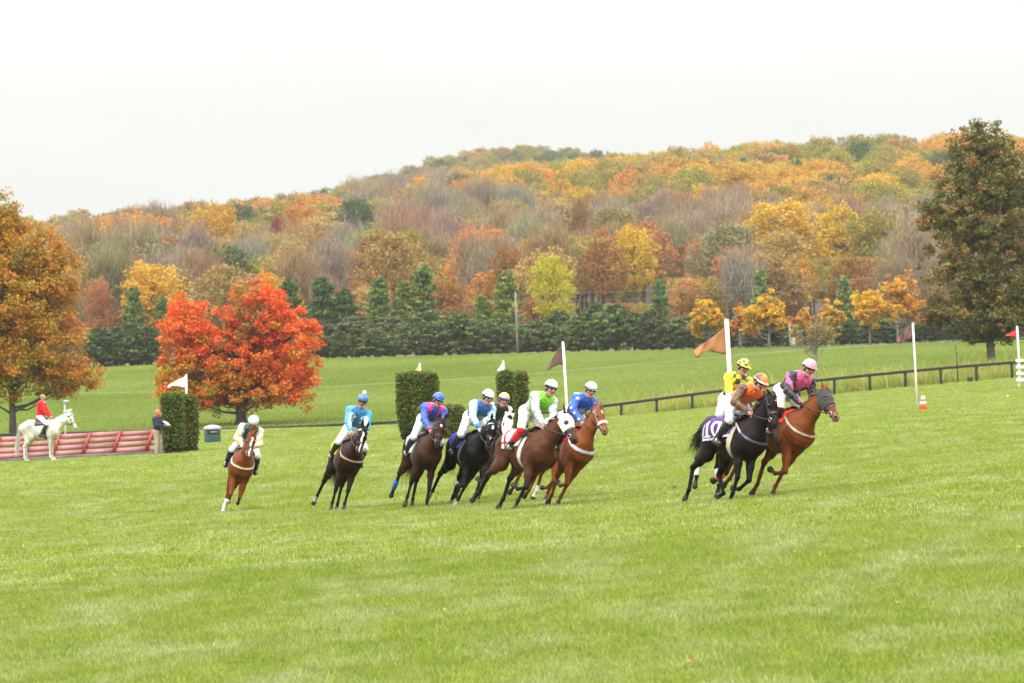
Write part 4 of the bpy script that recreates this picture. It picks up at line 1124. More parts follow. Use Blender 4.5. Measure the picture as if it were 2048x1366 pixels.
    if gloves:
        gv = []
        for vv, q, c in gloves:
            me = mesh_np('t', vv, q); nn = np.zeros(len(vv)*3, np.float32); me.vertices.foreach_get('normal', nn); bpy.data.meshes.remove(me)
            gv.append((vv+.004*nn.reshape(-1, 3), q, c))
        for v, q, c in gv: link('glove', mesh_np('glove', v, q, np.tile(c, (len(v), 1))), M_CLOTH, root)
    def wear(nm, tags, infl, colfn, m, fold=.0, cut=None, hh=.012):
        f = F.only(tags, infl); D, lo, h = f.grid(hh)
        if fold:
            ax = [lo[j]+h*np.arange(D.shape[j]) for j in range(3)]; X, Y, Zc = np.meshgrid(*ax, indexing='ij')
            D = D+fold*(np.sin(X*47+3*np.sin(Zc*21+g('seed', 3)))*np.cos(Zc*38+2*np.sin(Y*25))+.6*np.sin(Y*61+X*33+2*np.sin(Zc*44)))*(np.abs(D) < .06)
        v, q = nets(D, lo, h)
        if cut is not None:
            v, q = keep(v, q, cut(v[q].mean(1)))
        c = colfn(v) if callable(colfn) else np.tile(V3(*colfn), (len(v), 1))
        return link(nm, mesh_np(nm, v, q, c), m, root)
    ctx = dict(P=P, sh=sh, td=td, tu=tu, nk=nk, wr=wr, lift=lift)
    def F_arm(v):      # distance into the sleeve: True where the point belongs to an arm
        T = F.tags(v, names); return np.isin(T, [3, 4])
    ctx['arm'] = F_arm
    ctx['uvw'] = lambda v: ((v-P)@td, (v-P)@tu, v[:, 1])
    shirt = g('shirt', (.6, .6, .6))
    nkc = lambda c: (np.linalg.norm(c-(hc-.03*up), axis=1) > .085)
    wear('racing_shirt' if mode == 'jockey' else 'jacket', ('torso', 'arm') if not g('coat_tail') else ('torso', 'arm', 'pelvis'), .022, (lambda v: shirt(v, ctx)) if callable(shirt) else shirt, M_SILK if mode == 'jockey' else M_CLOTH, .0062, nkc)
    br = g('breeches', (.75, .74, .72))
    wear('breeches' if mode != 'stand' else 'trousers', ('pelvis', 'thigh') if mode != 'stand' else ('pelvis', 'thigh', 'shin'), .012 if mode != 'stand' else .02, br, M_CLOTH, .003)
    bt = g('boots', (.012, .012, .013))
    for s in (1, -1):
        wear('boot' if mode != 'stand' else 'shoe', ('shin', 'foot') if mode != 'stand' else ('foot',), .012, (lambda v: bt(v, ctx)) if callable(bt) else bt, M_LEATHER, .002 if mode != 'stand' else 0, lambda c: c[:, 1]*s > 0)
    # helmet or cap
    hcv = g('helmet')
    if hcv is not None:
        f = Field(); f.ball(V3(-.008, 0, .038), .122 if mode != 'stand' else .105, k=.01, tag='shell', sq=V3(0, 1, 0), f=1.10)
        D, lo, h = f.grid(.007, .02); v, q = nets(D, lo, h); c = v[q].mean(1)
        v, q = keep(v, q, c[:, 2] > .045-.25*c[:, 0]*0-.35*np.clip(-c[:, 0], 0, .1))
        cc = hcv(v) if callable(hcv) else np.tile(V3(*hcv), (len(v), 1))
        hm = link('helmet' if mode != 'stand' else 'cap', mesh_np('helmet', v@Rm.T+ho, q, cc), M_SHELL, root)
        md = hm.modifiers.new('t', 'SOLIDIFY'); md.thickness = .012; md.offset = -1
        # peak
        n = 14; pv = []
        for i in range(n+1):
            a = -1.15+2.3*i/n; r0 = .112; r1 = .112+g('peak', .05)*max(0., math.cos(a*.95))+.008
            pv += [V3(-.008+r0*math.cos(a), r0*.92*math.sin(a), .05), V3(-.008+r1*math.cos(a), r1*.92*math.sin(a), .040)]
        pv = np.array(pv); pq = np.array([[2*i, 2*i+1, 2*i+3, 2*i+2] for i in range(n)])
        pk = link('peak', mesh_np('peak', pv@Rm.T+ho, pq, np.tile(V3(*g('peak_col', (.02, .02, .02))), (len(pv), 1))), M_SHELL, hm)
        md = pk.modifiers.new('t', 'SOLIDIFY'); md.thickness = .006
        if g('band'):      # rim band
            ring = [V3(-.008+.121*math.cos(a), .111*math.sin(a), .052-.0*math.cos(a)) for a in np.linspace(0, 2*math.pi, 25)]
            tv, tf = tube_np([r@Rm.T+ho for r in ring], .009, 6); link('helmet_band', mesh_np('band', tv, tf, V3(*g('band'))), M_CLOTH, hm)
        if g('pom'):
            bmm = bmesh.new(); bmesh.ops.create_icosphere(bmm, subdivisions=3, radius=.04)
            for vv in bmm.verts: vv.co *= 1+random.uniform(-.12, .12)
            me = bpy.data.meshes.new('pompom'); bmm.to_mesh(me); bmm.free()
            nvv = np.zeros(len(me.vertices)*3, np.float32); me.vertices.foreach_get('co', nvv)
            ca = me.color_attributes.new('Col', 'FLOAT_COLOR', 'POINT'); ca.data.foreach_set('color', np.tile(np.array([.8, .8, .78, 1], np.float32), len(me.vertices)))
            link('pompom', me, M_CLOTH, hm, tuple(V3(-.01, 0, .185)@Rm.T+ho))
    if mode == 'jockey':
        # goggles and chin strap / hood over the ears
        f = Field()
        for s in (1, -1): f.add(V3(.078, .028*s, .020), V3(.058, .060*s, .022), .030, .026, k=.01, tag='g')
        D, lo, h = f.grid(.006, .02); v, q = nets(D, lo, h)
        link('goggles', mesh_np('goggles', v@Rm.T+ho, q), M_LENS, root)
        f = Field(); f.ball(V3(-.016, 0, .022), .101, k=.01, tag='g', sq=V3(0, 1, 0), f=1.14)
        D, lo, h = f.grid(.007, .02); v, q = nets(D, lo, h); c = v[q].mean(1)
        v, q = keep(v, q, ((c[:, 0] < .048) & (c[:, 2] < .07) & (c[:, 2] > -.075)) | ((np.abs(c[:, 2]-.022) < .012) & (c[:, 0] < .07)))
        st = link('chin_strap', mesh_np('strap', v@Rm.T+ho, q, np.tile(V3(*g('strap', (.015, .015, .016))), (len(v), 1))), M_CLOTH, root)
        md = st.modifiers.new('t', 'SOLIDIFY'); md.thickness = .004
    return root, dict(wr=wr, fore=fore, lift=lift, head=(Rm, ho))

def make_reins(root, info, pinfo, color=(.03, .02, .015)):
    pts = []
    for i in (0, 1):
        a = np.asarray(info['bit'][i]); b = pinfo['wr'][i]+.09*pinfo['fore'][i]
        sg = 1 if i == 0 else -1; m = V3((a[0]+b[0])/2, sg*max(.13, abs((a[1]+b[1])/2)) if abs(a[1]) < .25 else (a[1]+b[1])/2, (a[2]+b[2])/2-.02)
        v, f = tube_np([a, (a+m)/2+V3(0, 0, -.01), m, (m+b)/2, b, b+V3(-.05, 0, -.08)], .008, 6); pts.append((v, f, V3(*color)))
    v, f, c = join_np(pts); link('reins', mesh_np('reins', v, f, c), M_LEATHER, root)
    # stirrup leathers and irons
    return

def set_pose(o, X, Y, z, yaw, lean, pitch=0., drop=0., scale=1.):
    """yaw 0 faces the camera, positive turns towards the right of the picture; lean tilts it that way too"""
    o.matrix_world = Matrix.Translation((X, Y, z)) @ Matrix.Rotation(R(yaw-90), 4, 'Z') @ Matrix.Rotation(R(-lean), 4, 'X') @ Matrix.Rotation(R(-pitch), 4, 'Y') @ Matrix.Translation((0, 0, -drop)) @ Matrix.Scale(scale, 4)

# ------------------------------------------------------------------ course furniture
def box_np(c, s, rot=None):
    c = np.asarray(c, float); s = np.asarray(s, float)/2
    v = np.array([[x, y, z] for x in (-1, 1) for y in (-1, 1) for z in (-1, 1)])*s
    if rot is not None: v = v@np.array(rot).T
    return v+c, np.array([[0, 1, 3, 2], [4, 6, 7, 5], [0, 4, 5, 1], [2, 3, 7, 6], [0, 2, 6, 4], [1, 5, 7, 3]])
def obj_np(name, parts, m, parent=None, smooth=False, bev=0.):
    """parts [(V,F,colour)]"""
    V, F, Cc = join_np(parts); o = link(name, mesh_np(name, V, F, Cc, smooth), m, parent)
    if bev: b_ = o.modifiers.new('bevel', 'BEVEL'); b_.width = bev; b_.segments = 2
    return o
M_PAINT = mat('paint', attr=True, rough=.55, noise=.17, nscale=3, bump=.1, bscale=30)
M_FLAG = mat('flag_cloth', attr=True, rough=.8, noise=.08, nscale=5, bump=.2, bscale=20)
M_HEDGE = leaf_mat('hedge_leaves', 'obj')

# dark post and rail along the far side of the course
fr = empty('rail_fence', at(1024, 228)); tag(fr, 'long black post and rail fence crossing behind the horses', 'fence')
fx, fy, fz = fr.location
pxs = np.arange(-60, 2160, 71.2)+16
rail = []
prev = None
for i, px in enumerate(pxs):
    X, Y, Z = at(px, 228, 800); hgt = 1.04
    v, f = box_np((X-fx, Y-fy, Z-fz+hgt/2-.15), (.16, .14, hgt+.3)); obj_np('post', [(v, f, V3(.014, .018, .016))], M_PAINT, fr, bev=.01)
    p = V3(X-fx, Y-fy-.10, Z-fz+hgt-.06)
    if prev is not None:
        L = np.linalg.norm(p-prev); d = (p-prev)/L
        q = Vector((1, 0, 0)).rotation_difference(Vector(d)).to_matrix()
        v, f = box_np((0, 0, 0), (L-.006, .06, .17), q); obj_np('rail', [(v+(p+prev)/2, f, V3(.014, .018, .016))], M_PAINT, fr, bev=.008)
    prev = p
# thin dark stake in front of the rail, and a small box at the foot of a post
X, Y, Z = at(1911, 226.5, 740); o = obj_np('metal_stake', [(*tube_np([V3(0, 0, -.2), V3(-.03, 0, 1.2), V3(-.1, 0, 2.3)], .032, 8), V3(.012, .014, .014))], M_PAINT, smooth=True); o.location = (X, Y, Z); tag(o, 'tall thin black stake by the rail left of the big dark tree', 'stake')
X, Y, Z = at(1936, 227.2, 760); o = obj_np('utility_box', [(*box_np((0, 0, .14), (.3, .2, .28)), V3(.03, .035, .035)), (*box_np((0, 0, .30), (.33, .23, .04)), V3(.02, .02, .02))], M_PAINT, bev=.015); o.location = (X, Y, Z); tag(o, 'small dark box at the foot of a fence post', 'box')

# clipped yew hedges of the jump wings
def hedge(px, D, yb, top, x0, x1, depth, label, seed, bare=None, taper=.28, group=None, brown=0.):
    r = np.random.default_rng(seed); ppm = FPX/D; X, Y, Z = at(px, D, yb); W = (x1-x0)/ppm; Hh = (yb-top)/ppm
    root = empty('clipped_hedge', (X, Y, Z)); tag(root, label, 'hedge', group)
    n = int(5200*W*Hh/3.5)
    face = r.random(n); u = r.uniform(-1, 1, n); v = r.uniform(-1, 1, n); z = r.random(n)**.95
    xs = np.where(face < .7, u, np.sign(u)); ys = np.where(face < .7, np.sign(v), v)
    topm = r.random(n) < .14; xs = np.where(topm, u, xs); ys = np.where(topm, v, ys); z = np.where(topm, 1., z)
    e = np.maximum(np.abs(xs), np.abs(ys))
    round_ = np.clip((z-.90)/.10, 0, 1); wz = 1-taper*np.clip(1-z/.45, 0, 1)**1.3-.10*round_**2
    P = np.stack([xs*W/2*wz, ys*depth/2*wz, z*Hh*(1-.03*e*round_)], 1)+r.normal(0, .028, (n, 3))
    cols = np.array([(.135, .195, .034), (.180, .225, .042), (.095, .145, .028), (.25, .19, .06)])[r.choice(4, n, p=[.42-brown/2, .3-brown/2, .22, .06+brown])]
    if bare is not None:
        m = (P[:, 0] > bare[0]*W/2) & (P[:, 0] < bare[1]*W/2) & (z > bare[2]) & (z < bare[3]) & (r.random(n) < .85); cols[m] = np.array([(.17, .11, .065)])*r.uniform(.7, 1.3, (m.sum(), 1))
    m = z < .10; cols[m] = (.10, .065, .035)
    lf = leaf_cloud(r, P, np.full(n, .05), 5, .10, cols, 1., .25)
    link('foliage', mesh_np('foliage', *lf, False), M_HEDGE, root)
    core = box_np((0, 0, Hh*.62), (W*.84, depth*.8, Hh*.68)); core2 = box_np((0, 0, Hh*.16), (W*.5, depth*.5, Hh*.33))
    obj_np('branches', [(*core, V3(.035, .04, .016)), (*core2, V3(.06, .04, .025))], M_BARK, root)
    return root
hedge(343, 154.4, 911, 790, 323, 362, .7, 'dense narrow clipped hedge column with rounded top beside the man in the orange cap', 61)
hedge(375, 157.5, 900, 787, 359, 391, .8, 'clipped hedge column with a brown bare patch, under the white flag', 62, bare=(-.9, .1, .35, .95), brown=.1)
hedge(833, 154, 880, 745, 793, 871, 1.2, 'tall wide clipped hedge block with a tapered foot, under the yellow flag', 63, brown=.04)
hedge(878, 150, 862, 794, 834, 921, 1.2, 'low square clipped hedge block behind the rider in blue and pink', 64, taper=.05, brown=.25)
hedge(1010, 154, 872, 745, 995, 1026, .9, 'green clipped hedge column left of its browner twin, behind the orange helmet', 65)
hedge(1039, 156, 870, 747, 1027, 1052, .9, 'browned clipped hedge column joined to a green one behind the lime green rider', 66, brown=.4)

# poles and flags
def flag_pole(px, D, ytop, ybase, rad, lean, fpts, fcol, label, flabel_wave=.06, polecol=(.80, .79, .74), name='flag_pole', Z0=None):
    X, Y, Z = at(px, D, ybase); ppm = FPX/D
    h = (ybase-ytop)/ppm if Z0 is None else Z0
    root = empty(name, (X, Y, Z)); tag(root, label, 'flag pole')
    tv = tube_np([V3(0, 0, -.3), V3(-lean*h*.5, 0, h*.5), V3(-lean*h, 0, h)], [rad, rad, rad*.95], 10); obj_np('pole', [(*tv, V3(*polecol))], M_PAINT, root, True)
    # cloth: (distance out from the pole, top, bottom) in photograph pixels along the fly, with folds
    N, Mm = 22, 9; V = []
    xs = np.array([q[0] for q in fpts], float); tops = np.array([q[1] for q in fpts], float); bots = np.array([q[2] for q in fpts], float)
    sz = -xs.min()/ppm
    for i in range(N+1):
        t = i/N; x = xs.min()*t; o_ = np.argsort(xs); tp, bt_ = np.interp(x, xs[o_], tops[o_]), np.interp(x, xs[o_], bots[o_])
        for j in range(Mm+1):
            s = j/Mm; y = tp*(1-s)+bt_*s
            V.append(V3(-lean*h+x/ppm, flabel_wave*sz*(math.sin(t*8+s*3.2)*t**.5+.55*math.sin(t*17-s*5)*t)+.12*sz*math.sin(s*3+t*3)*t, h-y/ppm))
    F = [[i*(Mm+1)+j, i*(Mm+1)+j+1, (i+1)*(Mm+1)+j+1, (i+1)*(Mm+1)+j] for i in range(N) for j in range(Mm)]
    fl = link('flag', mesh_np('flag', np.array(V), np.array(F), np.tile(V3(*fcol), (len(V), 1))), M_FLAG, root)
    md = fl.modifiers.new('t', 'SOLIDIFY'); md.thickness = .006
    return root
flag_pole(1466, 82, 625, 948, .050, .028, [(0, 11, 70), (-12, 21, 69), (-25, 32, 65), (-38, 41, 62), (-50, 48, 65), (-58, 53, 74), (-63, 57, 76), (-67, 61, 64)], (.36, .155, .05), 'thick white pole with a large tan brown flag behind the yellow rider', .07)
flag_pole(1135, 116, 682, 900, .042, .036, [(0, 5, 46), (-10, 14, 46), (-20, 30, 50), (-28, 44, 55), (-33, 54, 57)], (.13, .065, .055), 'white pole with a dark brown pennant behind the lime green rider', .05)
flag_pole(1831, 150, 647, 823, .042, .028, [(0, 4, 28), (-5, 6, 30), (-12, 11, 34), (-20, 19, 39), (-28, 26, 41), (-33, 31, 37)], (.15, .07, .06), 'white pole with a furled dark maroon flag beside the traffic cone', .12)
flag_pole(2037, 200, 661, 782, .055, .03, [(0, 4, 23), (-10, 11, 20), (-23, 18, 19)], (.62, .03, .04), 'white pole with a small red pennant at the white rails', .04)
flag_pole(370, 158.4, 738, 893, .045, -.01, [(0, 2, 26), (-14, 9, 24), (-26, 15, 21), (-33, 18, 25), (-37, 22, 26)], (.82, .82, .78), 'white pennant on a white pole standing in the left hedge columns', .06)
flag_pole(839, 155, 721, 874, .04, 0., [(0, 2, 25), (-8, 12, 25), (-16, 22, 25)], (.80, .52, .05), 'small yellow pennant rising above the tall wide hedge', .03)
flag_pole(1006, 155, 724, 872, .04, 0., [(0, 2, 21), (-6, 10, 21), (-12, 19, 21)], (.82, .82, .78), 'small white pennant above the hedge behind the orange helmet', .03)

# white wing rails at the right edge
X, Y, Z = at(2048, 197, 775); gt = empty('wing_rails', (X, Y, Z)); tag(gt, 'white horizontal rails of a jump wing at the right edge', 'rails')
ppm = FPX/197
for yy in (728, 741, 754, 767): obj_np('rail', [(*box_np((1.1, 0, (782-yy)/ppm), (3.2, .05, .15)), V3(.8, .8, .76))], M_PAINT, gt, bev=.012)
for xx in (-.35, 1.2, 2.6): obj_np('post', [(*box_np((xx, .07, .68), (.10, .08, 1.4)), V3(.78, .78, .74))], M_PAINT, gt, bev=.01)

# traffic cone
X, Y, Z = at(1842, 149, 823); cn = empty('traffic_cone', (X, Y, Z)); tag(cn, 'orange traffic cone with two white bands at the foot of a white pole', 'traffic cone')
obj_np('base', [(*box_np((0, 0, .02), (.40, .40, .04)), V3(.75, .13, .02))], M_PAINT, cn, bev=.01)
prof = [(.17, .04), (.135, .22), (.105, .36), (.10, .385), (.072, .52), (.042, .70), (.03, .72), (.001, .72)]
obj_np('cone_body', [(*tube_np([V3(0, 0, z) for r_, z in prof], [r_ for r_, z in prof], 20), V3(.80, .13, .02))], M_PAINT, cn, True)
for z0, z1, r0, r1 in ((.24, .36, .134, .109), (.40, .58, .101, .066)): obj_np('reflective_band', [(*tube_np([V3(0, 0, z0), V3(0, 0, z1)], [r0+.003, r1+.003], 20), V3(.8, .8, .8))], M_PAINT, cn, True)
X, Y, Z = at(2011, 165, 808); mk = empty('marker_peg', (X, Y, Z)); tag(mk, 'tiny white topped marker peg in the grass near the right edge', 'peg')
obj_np('stem', [(*tube_np([V3(0, 0, -.05), V3(0, 0, .15)], .01, 6), V3(.4, .38, .2))], M_PAINT, mk); obj_np('cap', [(*tube_np([V3(0, 0, .14), V3(0, 0, .16), V3(0, 0, .20), V3(0, 0, .22)], [.02, .045, .045, .015], 8), V3(.8, .8, .8))], M_PAINT, mk, True)

# litter bin
X, Y, Z = at(421, 189, 886); bn = empty('litter_bin', (X, Y, Z), R(8)); tag(bn, 'dark green litter bin with a grey domed lid beyond the hedge columns', 'bin')
obj_np('bin_body', [(*box_np((0, 0, .34), (.78, .6, .68)), V3(.035, .095, .085))], M_PAINT, bn, bev=.03)
obj_np('lid', [(*tube_np([V3(0, 0, .66), V3(0, 0, .74), V3(0, 0, .84), V3(0, 0, .90), V3(0, 0, .91)], [.46, .47, .36, .15, .01], 20), V3(.34, .33, .35))], M_PAINT, bn, True)
obj_np('flap', [(*box_np((0, -.31, .54), (.56, .02, .18)), V3(.02, .05, .05))], M_PAINT, bn)
obj_np('notice', [(*box_np((.05, -.326, .56), (.34, .01, .09)), V3(.55, .6, .6))], M_PAINT, bn)

# red timber jump
DJ = 156.5
root = empty('timber_jump', at(160, DJ, 915)); tag(root, 'long sloping red timber jump with plank gaps behind the white horse', 'jump')
jx, jy, jz = root.location
px_post = [-22, 42, 99, 160, 221, 287, 332]
def jp(px, k, dz=0.):      # k 0 foot, 1 head
    X, Y, Z = at(px, DJ, 912); return V3(X-jx+.30*k, .45*k, Z-jz+.10+.93*k+dz)
for row_ in range(4):
    k0, k1 = .04+.245*row_, .04+.245*row_+.215
    for a, b in zip(px_post[:-1], px_post[1:]):
        P = [jp(a, k0), jp(b, k0), jp(b, k1), jp(a, k1)]; T = V3(0, .022, .004)
        V = np.array(P+[p+T for p in P])+np.random.default_rng(row_*9+int(a)+60).normal(0, .008, 3); F = np.array([[0, 1, 2, 3], [7, 6, 5, 4], [0, 4, 5, 1], [1, 5, 6, 2], [2, 6, 7, 3], [3, 7, 4, 0]])
        c_ = V3(.40, .155, .16)*np.random.default_rng(row_*7+int(a)+99).uniform(.85, 1.15)
        obj_np('plank', [(V, F, c_)], M_PAINT, root)
for px in px_post:
    a, b = jp(px, -.02), jp(px, 1.02); T = V3(0, -.07, 0); w_ = V3(.06, 0, 0)
    V = np.array([a-w_+T, a+w_+T, b+w_+T, b-w_+T, a-w_-T*.02, a+w_-T*.02, b+w_-T*.02, b-w_-T*.02]); F = np.array([[0, 1, 2, 3], [7, 6, 5, 4], [0, 4, 5, 1], [1, 5, 6, 2], [2, 6, 7, 3], [3, 7, 4, 0]])
    obj_np('post', [(V, F, V3(.40, .045, .035))], M_PAINT, root)
a, b = jp(-22, 0), jp(332, 0)
obj_np('ground_log', [(*tube_np([a+V3(0, -.12, -.06), (a+b)/2+V3(0, -.12, -.05), b+V3(.1, -.12, -.06)], [.10, .11, .10], 10), V3(.13, .12, .11))], M_BARK, root, True)

# sign post behind the jump
X, Y, Z = at(127, 176, 880); sg = empty('sign_post', (X, Y, Z)); tag(sg, 'grey post with small white boards behind the timber jump', 'sign')
obj_np('post', [(*tube_np([V3(0, 0, -.2), V3(0, 0, 2.45)], .045, 8), V3(.4, .4, .4))], M_PAINT, sg, True)
for dx, z_, w_, a_ in ((.08, 2.40, .26, .1), (.14, 1.95, .42, -.2)): obj_np('board', [(*box_np((dx, -.06, z_), (w_, .03, .15), Matrix.Rotation(a_, 3, 'Y')), V3(.46, .48, .47))], M_PAINT, sg)

# utility pole and its wires
X, Y, Z = at(1031, 481, 706); up_ = empty('utility_pole', (X, Y, Z)); tag(up_, 'tall grey wooden utility pole in front of the evergreens', 'utility pole')
obj_np('pole', [(*tube_np([V3(0, 0, -.3), V3(-.05, 0, 4), V3(-.08, 0, 7.7)], [.16, .14, .11], 10), V3(.26, .235, .20))], M_BARK, up_, True)
for z_, x1, z1 in ((7.5, 62, 9.4), (6.5, 62, 8.4), (7.2, -40, 3.2)):
    pts = [V3(-.08+(x1)*t, 0, z_+(z1-z_)*t-1.4*math.sin(math.pi*t)*.5) for t in np.linspace(0, 1, 12)]
    obj_np('wire', [(*tube_np(pts, .013, 5), V3(.30, .29, .28))], M_PAINT, up_)
# long pale rope across the far field
pts = []
for px, D_ in ((-80, 353), (100, 352), (300, 351), (650, 353), (1000, 372), (1340, 402), (1600, 430), (1860, 456), (2130, 482)):
    pts.append(at(px, D_))
f_ = []
for a, b in zip(pts[:-1], pts[1:]):
    for t in np.linspace(0, 1, 9)[:-1]:
        X, Y = a[0]+(b[0]-a[0])*t, a[1]+(b[1]-a[1])*t; f_.append(V3(X, Y, hz(X, Y)+.42))
o = obj_np('boundary_rope', [(*tube_np(f_, .017, 5), V3(.42, .47, .34))], M_PAINT); tag(o, 'pale boundary rope running low across the far green field', 'rope')

# little wooden stand by the golden trees
X, Y, Z = at(1584, 468, 690); st = empty('wooden_stand', (X, Y, Z)); tag(st, 'small weathered wooden stand with a pale box below golden trees', 'stand')
for sx in (-.5, .5):
    for sy in (-.4, .4): obj_np('post', [(*box_np((sx, sy, 1.4), (.10, .10, 3.0)), V3(.42, .36, .30))], M_PAINT, st)
obj_np('platform', [(*box_np((0, 0, 1.9), (1.25, 1.0, .12)), V3(.40, .30, .22))], M_PAINT, st); obj_np('box', [(*box_np((-.05, -.1, .75), (.75, .5, 1.1)), V3(.58, .55, .50))], M_PAINT, st)
obj_np('rail', [(*box_np((0, -.46, 2.8), (1.25, .06, .10)), V3(.42, .36, .30))], M_PAINT, st)

# rocks beyond the rail
def rock(px, D_, y, w_, h_, col, label, seed, group=None):
    r = np.random.default_rng(seed); bm = bmesh.new(); bmesh.ops.create_icosphere(bm, subdivisions=3, radius=1)
    k = r.normal(0, 1, (7, 3)); k /= np.linalg.norm(k, axis=1)[:, None]
    for v in bm.verts:
        p = V3(*v.co)
        for q, cut in zip(k, r.uniform(.55, .9, 7)):
            e_ = p@q
            if e_ > cut: p = p-(e_-cut)*q*.85
        v.co = p*V3(w_/2, w_*.4, h_)+r.normal(0, .012, 3)
    me = bpy.data.meshes.new('rock'); bm.to_mesh(me); bm.free()
    ca = me.color_attributes.new('Col', 'FLOAT_COLOR', 'POINT'); ca.data.foreach_set('color', np.tile(np.array([*col, 1], np.float32), len(me.vertices)))
    X, Y, Z = at(px, D_, y); o = link('rock', me, M_ROCK); o.location = (X, Y, Z); o.rotation_euler = (0, 0, r.uniform(-.4, .4)); tag(o, label, 'rock', group)
M_ROCK = mat('rock', attr=True, rough=.9, noise=.35, nscale=3, bump=.6, bscale=6)
rr = random.Random(3)
for i, (px, y, w_, h_, c) in enumerate(((1640, 742, 1.2, .5, (.30, .26, .22)), (1668, 748, .8, .45, (.34, .32, .30)), (1672, 739, .9, .5, (.52, .52, .52)), (1692, 741, .9, .55, (.46, .46, .47)), (1700, 733, .8, .4, (.40, .38, .36)), (1716, 744, .8, .45, (.30, .27, .24)), (1728, 736, .9, .5, (.50, .50, .51)), (1740, 741, .7, .45, (.42, .40, .38)), (1757, 745, .7, .3, (.26, .22, .18)))):
    rock(px, 250-(y-740)*.7, y, w_, h_+.25, c, ['flat brown rock at the left end of the rock pile', 'grey rock low in the pile beside the sparse tree', 'white rock next to the trunk of the sparse tree', 'pale grey rock in the middle of the pile', 'grey rock at the back top of the pile', 'dark rock low in the middle of the pile', 'whitest rock right of the middle of the pile', 'tan grey rock near the right end of the pile', 'small brown rock ending the pile on the right'][i], 70+i, 'pile of rocks beyond the rail')
rock(1785, 252, 741, 3.6, .9, (.36, .24, .16), 'low bare brown earth mound right of the rocks', 90)
rock(1917, 232, 737, .9, .3, (.45, .40, .37), 'pale stone behind the rail near the thin black stake', 91)

# rough weeds along the rail on the right
rw = random.Random(5); P = []
for _ in range(1500):
    px = rw.uniform(1180, 2150); D_ = rw.uniform(231, 258)
    dens = min(1, (px-1180)/150)*(1-.5*(D_-231)/27)*(.35 if 1460 < px < 1560 else 1)
    if rw.random() < dens:
        X, Y, Z = at(px, D_, 790); P.append((X, Y, Z))
M_WEED = bpy.data.materials.new('weeds'); M_WEED = leaf_mat('weeds', 'obj')
def weed_patch(nm, seed):
    me = blade_patch(nm, 1.5, 420, .52, .022, seed, .5)
    r = np.random.default_rng(seed); n = len(me.vertices)//6
    c = np.array([(.33, .32, .08), (.25, .33, .055), (.37, .28, .09), (.21, .31, .045)])[r.integers(0, 4, n)]*r.uniform(.75, 1.25, (n, 1))
    c4 = np.ones((n*6, 4), np.float32); c4[:, :3] = np.repeat(c, 6, 0); me.color_attributes['Col'].data.foreach_set('color', c4.ravel()); return me
wd_ = scatter('rough_weeds', np.array(P), [weed_patch('w%d' % i, i) for i in range(3)], M_WEED, scl=np.random.default_rng(2).uniform(.55, 1.3, len(P))*np.where(np.random.default_rng(8).random(len(P)) < .12, 1.7, 1.), seed=3)
tag(wd_, 'yellowish weeds and long dry grass growing along the rail', 'weeds', kind='stuff')

# fallen leaves: thick under the trees, a few blown over the course
rl = np.random.default_rng(44); LP = []
for cx, cy, rad, n_ in ((XM, YM, 6.5, 5000), (XL, YL, 6, 3500), (XR, YR, 5.5, 3000)):
    a_ = rl.random(n_)*6.283; q_ = rad*np.sqrt(rl.random(n_)); LP.append(np.stack([cx+q_*np.cos(a_), cy+q_*np.sin(a_)], 1))
d_ = rl.uniform(31, 150, 500); LP.append(np.stack([rl.uniform(-1, 1, 500)*1080*d_/FPX, d_], 1))
LP = np.concatenate(LP); n_ = len(LP); Zl = height(LP[:, 0], LP[:, 1])+rl.uniform(.02, .075, n_)
pc_ = np.stack([LP[:, 0], LP[:, 1], Zl], 1); a_ = rl.normal(0, 1, (n_, 3))*[1, 1, .35]; a_ /= np.linalg.norm(a_, axis=1)[:, None]; b_ = np.cross(a_, rl.normal(0, .4, (n_, 3))+[0, 0, 1]); b_ /= np.linalg.norm(b_, axis=1)[:, None]
s_ = rl.uniform(.018, .045, (n_, 1))
Vl = np.stack([pc_-a_*s_, pc_+b_*s_*.7, pc_+a_*s_, pc_-b_*s_*.7], 1).reshape(-1, 3)
cl_ = np.array([(.60, .24, .07), (.60, .40, .10), (.42, .25, .10), (.65, .45, .15)])[rl.integers(0, 4, n_)]
fl_ = link('fallen_leaves', mesh_np('fallen_leaves', Vl, np.arange(4*n_).reshape(-1, 4), np.repeat(cl_, 4, 0), False), M_LEAF); tag(fl_, 'fallen orange and yellow leaves strewn over the turf', 'leaves', kind='stuff')

